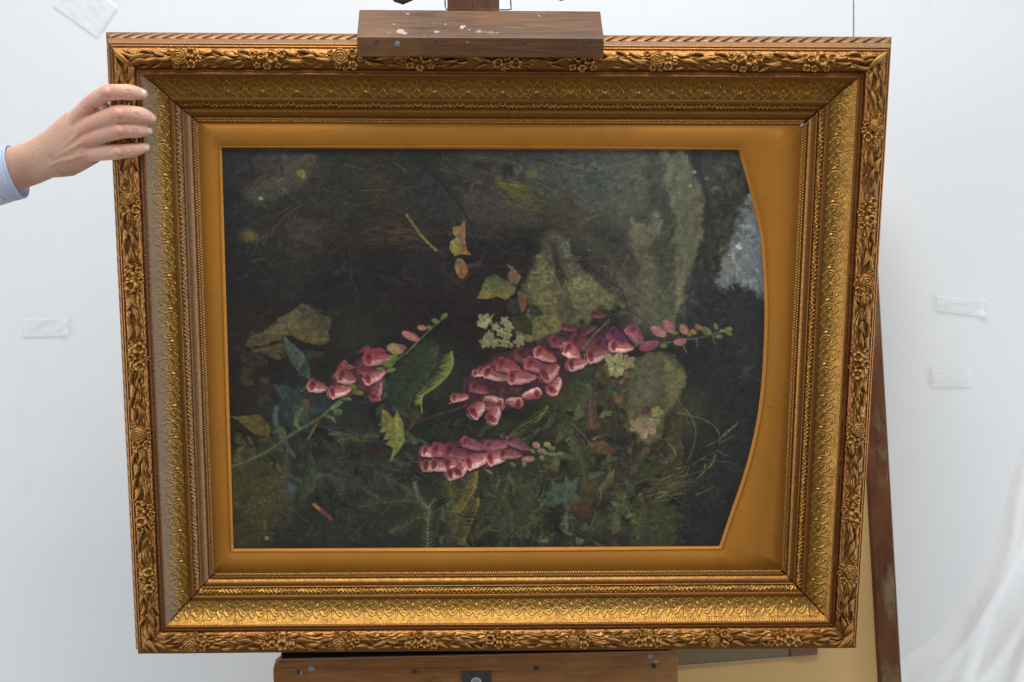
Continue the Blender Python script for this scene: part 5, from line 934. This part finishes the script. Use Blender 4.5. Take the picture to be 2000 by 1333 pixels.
s = NT('white_paint_fleck'); s.set(Base_Color=(.36, .35, .36), Roughness=.6); FLK = s.m
s = NT('grey_paint_fleck'); s.set(Base_Color=(.17, .17, .19), Roughness=.6); FLG = s.m
def onslope(px, py):   # height of the sloping face seen at that spot
    z = z1
    for _ in range(30):
        y = at(px, py, z).y; z = z1+(zb-z1)*min(1, max(0, (y-.478)/(.5155-.478)))*1.0*.5+z*.5-z1*.0 if False else (z+(z1+(zb-z1)*min(1, max(0, (y-.478)/.0375))))/2
    return z
def sblob(px, py, rx, ry, m, seed):
    z = onslope(px, py); p = at(px, py, z); sl = (zb-z1)/.0375; r = random.Random(seed); n = 14; nn = Vector((0, -sl, 1)).normalized(); e2 = Vector((0, 1, sl)).normalized(); V = [p+nn*.0009]; F = []
    for ring, q in ((.6, .0008), (1., -.0003)):
        for k in range(n): a = 2*math.pi*k/n; j = r.uniform(.7, 1.25); V.append(p+Vector((math.cos(a)*rx*ring*j, 0, 0))+e2*math.sin(a)*ry*ring*j+nn*q)
    for k in range(n): F.append((0, 1+k, 1+(k+1) % n)); F.append((1+k, 1+n+k, 1+n+(k+1) % n, 1+(k+1) % n))
    obj('paint_fleck', mesh('paint_fleck', V, F), m, clamp)
for i, (px, py, rx, ry) in enumerate(((782, 62, .0065, .007), (790, 66, .005, .004), (852, 63, .005, .003), (902, 54, .0035, .006), (907, 52, .003, .003), (769, 48, .002, .002), (796, 28, .003, .002), (760, 64, .0025, .0016), (870, 48, .002, .002), (917, 59, .002, .002), (932, 63, .003, .0015), (1053, 32, .002, .002))):
    sblob(px, py, rx, ry, FLK, i)
blob(clamp, 'paint_fleck', 776, 86, z1, .0055, .006, FLG, seed=3); blob(clamp, 'paint_fleck', 830, 74, z1, .004, .002, FLG, seed=4); blob(clamp, 'paint_fleck', 913, 84, z1, .003, .0015, FLG, seed=5)
# mast behind the picture, with its two boards
for xa, xb, nm in ((-.0810, -.0430, 'mast'), (-.0427, -.0036, 'mast')):
    obj(nm, prism(nm, [(xa, -1.2), (xb, -1.2), (xb, .80), (xa, .80)], -.085, -.047, 'z', .0015), WMA, easel, False)
# bent wire guard round the mast
wz = -.043; w = [at(868, -40, wz), at(869.5, 12, wz), at(871, 18.5, wz), at(990, 19.5, wz), at(998.5, 18.5, wz), at(998, 12, wz), at(994.5, -40, wz)]
obj('wire_guard', tube('wire_guard', w, .0010, 8), STEEL, easel)
for px, py, sx in ((786, -6, 1), (1096, -13, -1)):
    p = at(px, py, -.02); V = []
    kn = tube('wing_knob', [p+Vector((-.016, .004, -.004)), p+Vector((-.010, -.002, 0)), p+Vector((0, -.0045, 0)), p+Vector((.012*1, 0, .0)), p+Vector((.022, .0045, 0)), p+Vector((.034, .012, -.004))], [.0035, .0060, .0070, .0062, .005, .0028], 12)
    o = obj('wing_knob', kn, STEEL, easel)
    obj('threaded_rod', tube('threaded_rod', [p, p+Vector((.04*sx, .03, -.04))], .003, 8), STEEL, easel)
# bottom tray
TM = Matrix.Translation((-.037, -.4805, 0)) @ Matrix.Rotation(R3(.82), 4, 'Z')
hw = .3205; c = .012
def P2(w): return w
front = [(-hw, -.12), (hw, -.12), (hw, -.0165), (hw-.002, -.009), (hw-c, -.0012), (hw-c-.004, -.0002), (-hw+c+.004, -.0002), (-hw+c, -.0012), (-hw+.002, -.009), (-hw, -.0165)]
fb = obj('front_board', prism('front_board', front, .004, .0285, 'z', .0012), WTR, easel, False); fb.matrix_local = TM
obj('lit_worn_edge', prism('lit_worn_edge', [(-hw+c, -.0002), (hw-c, -.0002), (hw-c-.001, .0006), (-hw+c+.001, .0006)], .0245, .0283, 'z', 0), WEDGE, fb, False)  # pale strip paints the lit and worn top edge of the board
lg = obj('ledge', prism('ledge', [(-hw+.006, -.016), (hw-.006, -.016), (hw-.010, -.0015), (-hw+.010, -.0015)], -.075, .004, 'z', .001), WMA, easel, False); lg.matrix_local = TM
obj('tray_shade_strip', prism('tray_shade_strip', [(-hw+.013, -.0013), (hw-.013, -.0013), (hw-.013, .001), (-hw+.013, .001)], -.05, .0215, 'z', 0), SHADE_BLACK, lg, False)  # black strip put in as the shade between frame and tray
TI = TM.inverted()
def tp(px, py, z): return TI @ at(px, py, z)
for px, py in ((584, 1313), (809, 1312), (1047, 1305), (1277, 1301)):
    p = tp(px, py, .0288); o = screw(fb, p.x, p.y, .0288, .0046)
for i, (px, py, rx, ry) in enumerate(((587, 1314, .003, .0045), (608, 1307, .005, .004), (1270, 1283, .005, .003), (1281, 1293, .0035, .0025))):
    p = tp(px, py, .0290); n = 12; V = [(p.x, p.y, .0302)]; F = []
    for k in range(n): a = 2*math.pi*k/n; j = random.uniform(.8, 1.2); V.append((p.x+math.cos(a)*rx*j, p.y+math.sin(a)*ry*j, .0286))
    for k in range(n): F.append((0, 1+k, 1+(k+1) % n))
    obj('paint_fleck', mesh('paint_fleck', V, F), PAINTB, fb)
a, b = tp(902, 1312, .029), tp(960, 1313, .029)
pl = obj('metal_plate', prism('metal_plate', [(a.x, a.y-.06), (b.x, a.y-.06), (b.x, a.y), (a.x, a.y)], .0280, .0310, 'z', .0008), STEEL, easel, False); pl.matrix_local = TM
p = tp(930, 1333, .033); pm = tube('bolt', [(p.x, p.y, .031), (p.x, p.y, .0335), (p.x, p.y, .0345)], [.0085, .008, .005], 16); obj('bolt', pm, PAINTB, pl)
# uprights below the tray
for xa in (-.30, .22): obj('leg', prism('leg', [(xa, -1.2), (xa+.05, -1.2), (xa+.05, -.0165), (xa, -.0165)], -.07, -.03, 'z', .002), WMA, easel, False).matrix_local = TM
# ---------------------------------------------------------------- the hand and its cuff
def zp(X, Y, z): return at(X/4.443, 120+Y/4.443, z)
ZU = 1/4.443*.00076
def fat(P, R, n=18):
    """closed tapered tube with rounded ends; P points, R (radius across, radius in depth)"""
    P = [Vector(p) for p in P]; pts = []; rs = []
    for i in range(len(P)-1):
        for t in (0, .25, .5, .75): pts.append(P[i].lerp(P[i+1], t)); rs.append(tuple(R[i][j]+(R[i+1][j]-R[i][j])*t for j in (0, 1)))
    pts.append(P[-1]); rs.append(tuple(R[-1]))
    for _ in range(2): pts = [pts[0]]+[(pts[i-1]+pts[i]*2+pts[i+1])/4 for i in range(1, len(pts)-1)]+[pts[-1]]
    d0 = (pts[0]-pts[1]).normalized(); d1 = (pts[-1]-pts[-2]).normalized(); A = []; AR = []
    for a in (0, .35, .65, .88): A.append(pts[0]+d0*rs[0][0]*math.cos(a*math.pi/2)); AR.append(tuple(x*math.sin(max(.03, a)*math.pi/2) for x in rs[0]))
    B = []; BR = []
    for a in (.88, .65, .35, 0): B.append(pts[-1]+d1*rs[-1][0]*math.cos(a*math.pi/2)); BR.append(tuple(x*math.sin(max(.03, a)*math.pi/2) for x in rs[-1]))
    return tube('part', A+pts+B, AR+rs+BR, n)
def ball(p, r): return fat([Vector(p)+Vector((-.0005, 0, 0)), Vector(p)+Vector((.0005, 0, 0))], [(r, r), (r, r)])
parts = []
palm = [(-260, 1045, 205, 23, .012), (-100, 1000, 200, 22, .014), (100, 938, 190, 20.5, .018), (200, 910, 186, 19, .021), (300, 878, 182, 18, .024), (390, 832, 184, 17.5, .027), (480, 785, 192, 17, .030), (600, 722, 222, 16, .033), (700, 668, 244, 14.5, .036), (770, 640, 232, 11.5, .037)]
parts.append(fat([zp(x, y, z) for x, y, r, d, z in palm], [(r*ZU, d/1000) for x, y, r, d, z in palm], 28))
FG = {'index': [(560, 640, 78, .032), (760, 375, 64, .042), (925, 272, 67, 0.0565), (1040, 266, 63, 0.0650), (1130, 270, 63, 0.0655), (1215, 282, 50, 0.0565), (1240, 287, 42, .056)],
      'middle': [(560, 690, 70, .034), (790, 548, 70, .044), (1020, 457, 76, 0.0625), (1120, 458, 70, 0.0675), (1220, 473, 71, 0.0645), (1285, 492, 56, .058), (1305, 500, 44, .053)],
      'ring': [(560, 760, 70, .034), (790, 668, 68, .042), (1025, 602, 69, 0.0605), (1110, 598, 63, 0.0655), (1190, 600, 63, 0.0635), (1255, 603, 50, .058), (1280, 606, 40, .053)],
      'little': [(560, 850, 62, .032), (780, 805, 62, .038), (1010, 787, 63, 0.0565), (1090, 780, 57, 0.0610), (1160, 772, 57, 0.0595), (1230, 755, 47, .056), (1264, 746, 37, .051)]}
for nme, pts in FG.items(): parts.append(fat([zp(x, y, z) for x, y, r, z in pts], [(r*ZU*1.06, r*ZU*.99) for x, y, r, z in pts], 20))
# thumb, round the back of the rail
parts.append(fat([zp(420, 860, .020), zp(620, 760, -.002), zp(800, 700, -.026), zp(960, 655, -.046), zp(1120, 610, -.0475), zp(1220, 590, -.0460)], [(.017, .015), (.019, .016), (.014, .013), (.0125, .012), (.012, .010), (.009, .008)]))
parts.append(fat([zp(380, 900, .016), zp(600, 860, .018), zp(800, 800, .028)], [(.020, .014), (.024, .014), (.016, .012)]))
PT = np.array(palm)
def surf(X, Y):
    yc, r, d, z = (np.interp(X, PT[:, 0], PT[:, i]) for i in (1, 2, 3, 4)); f = (Y-yc)*.88/r; return z+d/1000*math.sqrt(max(.05, 1-f*f))
parts.append(ball(zp(868, 398, .036), 58*ZU)); parts.append(ball(zp(905, 392, .046), 42*ZU)); parts.append(ball(zp(850, 600, .036), 40*ZU)); parts.append(ball(zp(850, 735, .032), 38*ZU)); parts.append(ball(zp(820, 440, .036), 55*ZU))
for X_, Y_, rr in ((762, 385, 48), (768, 545, 52), (760, 672, 50), (752, 806, 46)): parts.append(ball(zp(X_, Y_, max(surf(X_-30, Y_), .043)+.0026-rr*ZU*1.1), rr*ZU*1.1))
for x, y, r, z in ((925, 270, 50, .0655), (1025, 455, 56, .0720), (1028, 600, 52, .0700), (1012, 786, 46, .0655)): parts.append(ball(zp(x, y, z), r*ZU))
# tendons and a vein or two
for a, b, c in (((420, 800), (600, 650), (770, 400)), ((430, 830), (600, 700), (770, 548)), ((430, 860), (600, 770), (760, 675)), ((430, 900), (600, 850), (750, 808))):
    q = [(a[0]+(c[0]-a[0])*t, (1-t)**2*a[1]+2*t*(1-t)*(2*b[1]-.5*(a[1]+c[1]))+t*t*c[1]) for t in np.linspace(0, 1, 7)]
    parts.append(fat([zp(X_, Y_, surf(X_, Y_)-.0040+.0020*(i/6)**.7) for i, (X_, Y_) in enumerate(q)], [(.0034+.0002*i, .0034+.0002*i) for i in range(7)], 10))
for q in (((330, 760), (440, 730), (560, 690), (640, 600)), ((440, 900), (540, 850), (640, 830), (720, 770))): parts.append(fat([zp(x, y, surf(x, y)-.0016) for x, y in q], [(.0026, .0026)]*4, 8))
bm = bmesh.new()
for m in parts: bm.from_mesh(m)
tmp = bpy.data.meshes.new('person'); bm.to_mesh(tmp); bm.free()
ho = bpy.data.objects.new('tmp', tmp); link(ho)
rm = ho.modifiers.new('r', 'REMESH'); rm.mode = 'VOXEL'; rm.voxel_size = .00115; rm.use_smooth_shade = True
smm = ho.modifiers.new('s', 'SMOOTH'); smm.factor = .5; smm.iterations = 9
bpy.context.view_layer.update(); dg = bpy.context.evaluated_depsgraph_get()
hm = bpy.data.meshes.new_from_object(ho.evaluated_get(dg)); bpy.data.objects.remove(ho); hm.name = 'person'
co = np.zeros(len(hm.vertices)*3); hm.vertices.foreach_get('co', co); co = co.reshape(-1, 3)
fl_ = np.zeros(len(co)); cr = np.zeros(len(co))
for x, y, z, r, k in ((775, 372, .05, 70, .7), (775, 545, .05, 75, .8), (765, 672, .05, 70, .75), (760, 806, .045, 70, .6), (925, 270, .066, 70, .8), (1025, 457, .072, 75, .9), (1028, 600, .07, 70, .9), (1012, 786, .066, 60, .6), (1160, 300, .06, 60, .6), (1210, 500, .06, 60, .5), (1160, 625, .06, 55, .5), (1180, 775, .06, 55, .5), (1250, 300, .05, 45, .6), (1300, 505, .05, 45, .9), (1270, 610, .05, 45, .9), (1270, 745, .05, 45, .9), (110, 1080, .02, 130, .5), (900, 840, .03, 90, .4)):
    p = np.array(zp(x, y, z)); d = np.sqrt(((co-p)**2).sum(1))/(r*ZU*1.5); fl_ = np.maximum(fl_, k*np.exp(-d*d))
# fine skin creases pressed into the surface over the joints and where the wrist bends
nrm = np.zeros(len(co)*3); hm.vertices.foreach_get('normal', nrm); nrm = nrm.reshape(-1, 3); disp = np.zeros(len(co))
def crease(pts, depth, wd):
    global disp
    P = np.array([zp(x, y, .05)[:2] for x, y in sm(pts, 4)]); dm = np.full(len(co), 9.)
    for a, b in zip(P, P[1:]):
        L = ((b-a)**2).sum()+1e-12; t = np.clip(((co[:, :2]-a)@(b-a))/L, 0, 1); dm = np.minimum(dm, np.sqrt(((co[:, :2]-a-t[:, None]*(b-a))**2).sum(1)))
    disp -= depth*np.exp(-(dm/wd)**2)
crease([(430, 830), (470, 920), (520, 990)], .0011, .0022); crease([(690, 380), (720, 410), (790, 420)], .0007, .0015); crease([(770, 330), (790, 380), (840, 415)], .0009, .0018)
for cx_, cy_, rr in ((925, 272, 62), (1022, 457, 68), (1028, 602, 60), (1010, 787, 54), (1150, 270, 44), (1225, 474, 48), (1195, 601, 44), (1165, 771, 40)):
    for k in (-1, 0, 1): crease([(cx_+15*k-4, cy_-rr*.6), (cx_+15*k+4, cy_), (cx_+15*k-2, cy_+rr*.6)], .0009, .0010)
co += nrm*np.where(co[:, 2] > .02, disp, 0)[:, None]; hm.vertices.foreach_set('co', co.astype(np.float32).reshape(-1))
ca = hm.color_attributes.new('flush', 'FLOAT_COLOR', 'POINT'); A = np.ones((len(co), 4), np.float32); A[:, 0] = fl_; A[:, 1] = 0; ca.data.foreach_set('color', A.reshape(-1))
s = NT('skin'); a = s.n('ShaderNodeVertexColor', layer_name='flush'); sp = s.n('ShaderNodeSeparateColor'); s.l(a.outputs[0], sp.inputs[0])
c = s.mix(s.ramp(s.noise(28, 4), (.4, 0.), (.62, 1.)), (.75, .475, .345), (.67, .41, .30)); c = s.mix(s.ramp(s.noise(45, 3, .6, s.mp((.5, 1.2, 1))), (.56, 0.), (.7, .35)), c, (.47, .31, .27)); c = s.mix(s.math('MULTIPLY', sp.outputs[0], 1.), c, (.76, .36, .28)); c = s.mix(s.ramp(s.noise(420, 3, .6), (.5, 0.), (.72, .38)), c, (.40, .19, .14))
s.set(Base_Color=c, Roughness=s.ramp(s.noise(300), (.3, .42), (.7, .55)), Subsurface_Weight=.22, Subsurface_Scale=.006, Subsurface_Radius=(1., .35, .2), Specular_IOR_Level=.4)
vo = s.n('ShaderNodeTexVoronoi', feature='DISTANCE_TO_EDGE'); vo.inputs['Scale'].default_value = 620; s.l(s.mp((1, .6, 1)), vo.inputs['Vector'])
s.bump(s.math('ADD', vo.outputs['Distance'], s.noise(500, 3)), .00035, .55)
person = empty('person', 'bare hand in a blue striped shirt cuff gripping the left side of the frame', 'person', FM)
hand = obj('hand', hm, s.m, person)
s = NT('finger_nail'); s.set(Base_Color=s.mix(s.noise(90, 3), (.80, .58, .50), (.74, .50, .43)), Roughness=.25, Subsurface_Weight=.1, Subsurface_Scale=.003)
s2 = NT('nail_tip'); s2.set(Base_Color=(.74, .62, .55), Roughness=.35)
def nail(c, d, nrm_, L, Wd, R):
    """curved nail plate: centre c, pointing along d, facing nrm_, on a finger of radius R"""
    d = Vector(d).normalized(); n_ = Vector(nrm_); n_ = (n_-d*n_.dot(d)).normalized(); b = d.cross(n_); nu, nv = 13, 13; P = np.zeros((nu, nv, 3))
    for i in range(nu):
        u = i/(nu-1)*2-1
        for j in range(nv):
            v = j/(nv-1)*2-1; ang = v*Wd/R*.5*math.sqrt(max(.02, 1-abs(u)**3.5*.62)); hh = R*(1-.10*max(0, u)**2)+(.0003 if abs(v) < .95 and abs(u) < .95 else -.0006)
            p = Vector(c)+d*(u*L/2)+b*math.sin(ang)*hh+n_*math.cos(ang)*hh; P[i, j] = p
    me = grid_mesh('nail', P, flip=True); me.materials.append(s.m); me.materials.append(s2.m); o = obj('nail', me, None, hand); m = o.modifiers.new('t', 'SOLIDIFY'); m.thickness = .0004; m.offset = -1
    for pl_ in me.polygons:
        if pl_.index//(nv-1) >= nu-2: pl_.material_index = 1
for f_, nx, L, Wd, dz in (('index', (.10, .25, 1), .0138, .0120, 0), ('middle', (.75, .05, .75), .0115, .0115, 0), ('ring', (.8, 0, .7), .0105, .0105, 0), ('little', (.6, -.1, .8), .0092, .0092, 0)):
    pts = FG[f_]; a, b = zp(*pts[-2][:2], pts[-2][3]), zp(*pts[-1][:2], pts[-1][3]); R_ = (pts[-2][2]+pts[-1][2])/2*ZU
    nail(a.lerp(b, .40 if f_ == 'index' else .60), b-a, nx, L, Wd, R_*.97)
# cuff
ax_ = (zp(210, 935, .021)-zp(-200, 1052, .012)).normalized(); c0 = zp(150, 958, .020); up_ = Vector((0, 0, 1)); e2 = (Vector((0, 1, 0))-ax_*ax_.y).normalized(); e3 = ax_.cross(e2)
rows = []; uvs = []
def cuffrow(t, ra, rb, sk=0.): return [c0-ax_*(t+sk*math.cos(q)*.004)+e2*math.cos(q)*ra*(1+.02*math.sin(3*q+t*60))+e3*math.sin(q)*rb*(1+.03*math.sin(2*q+t*40)) for q in np.linspace(0, 2*math.pi, 64, endpoint=False)]
RA, RB = .0395, .031; prof = [(.060, -.0022), (.030, -.0022), (.004, -.0020), (.0006, -.0016), (-.0004, -.0004), (0, .0004), (.0012, .0009), (.0040, .0008), (.0046, .0004), (.0052, .0009), (.02, .0012), (.04, .0015), (.06, .002), (.0605, .0004), (.066, .0010), (.08, .004), (.11, .006), (.16, .009), (.22, .012)]
P = np.array([cuffrow(t, RA+d, RB+d) for t, d in prof])
cm = grid_mesh('cuff', P, wrap=True); uv = cm.uv_layers.new(name='weave'); lv = np.zeros(len(cm.loops), int); cm.loops.foreach_get('vertex_index', lv); T_ = np.array([t for t, d in prof])[lv//64]; Q_ = (lv % 64)/64.
uv.data.foreach_set('uv', np.stack([T_*1000, Q_], -1).reshape(-1).astype(np.float32))
s = NT('striped_shirting'); u_ = s.n('ShaderNodeUVMap', uv_map='weave'); sp = s.n('ShaderNodeSeparateXYZ'); s.l(u_.outputs[0], sp.inputs[0])
fr = s.math('FRACT', s.math('ADD', s.math('DIVIDE', sp.outputs[0], 2.3), s.math('MULTIPLY', s.noise(30, 2), .5))); st = s.ramp(fr, (.0, 0.), (.10, 1.), (.52, 1.), (.62, 0.))
c = s.mix(st, (.80, .83, .88), (.17, .27, .58)); s.set(Base_Color=s.mix(s.ramp(s.noise(900, 2), (.4, 0.), (.7, .2)), c, (.85, .87, .9)), Roughness=.85, Sheen_Weight=.15); s.bump(s.math('ADD', s.noise(26, 3), s.math('MULTIPLY', s.noise(1100, 2), .06)), .0035, .4)
cuff = obj('sleeve', cm, s.m, person); cuff['label'] = 'blue and white striped shirt cuff'
s = NT('button_shell'); s.set(Base_Color=(.78, .80, .80), Roughness=.25); pb = zp(3, 1188, .0); 
qd = (-e2*.80+up_*.60).normalized(); pb = c0-ax_*.029+e2*(-.0260)+e3*0+Vector((0, 0, 0)); nb = None
q = math.radians(0); best = min(np.linspace(0, 2*math.pi, 721), key=lambda q: 0 if False else (c0-ax_*.033+e2*math.cos(q)*(RA+.0012)+e3*math.sin(q)*(RB+.0012)-zp(3, 1188, (c0-ax_*.033+e2*math.cos(q)*(RA+.0012)+e3*math.sin(q)*(RB+.0012)).z)).length+(0 if (e2*math.cos(q)*RB+e3*math.sin(q)*RA).z > 0 else 1))
pb = c0-ax_*.033+e2*math.cos(best)*(RA+.0014)+e3*math.sin(best)*(RB+.0014); nb = (e2*math.cos(best)*RB+e3*math.sin(best)*RA).normalized()
obj('button', tube('button', [pb, pb+nb*.0016, pb+nb*.0022, pb+nb*.0016], [.0052, .0054, .0044, .0030], 20), s.m, cuff)
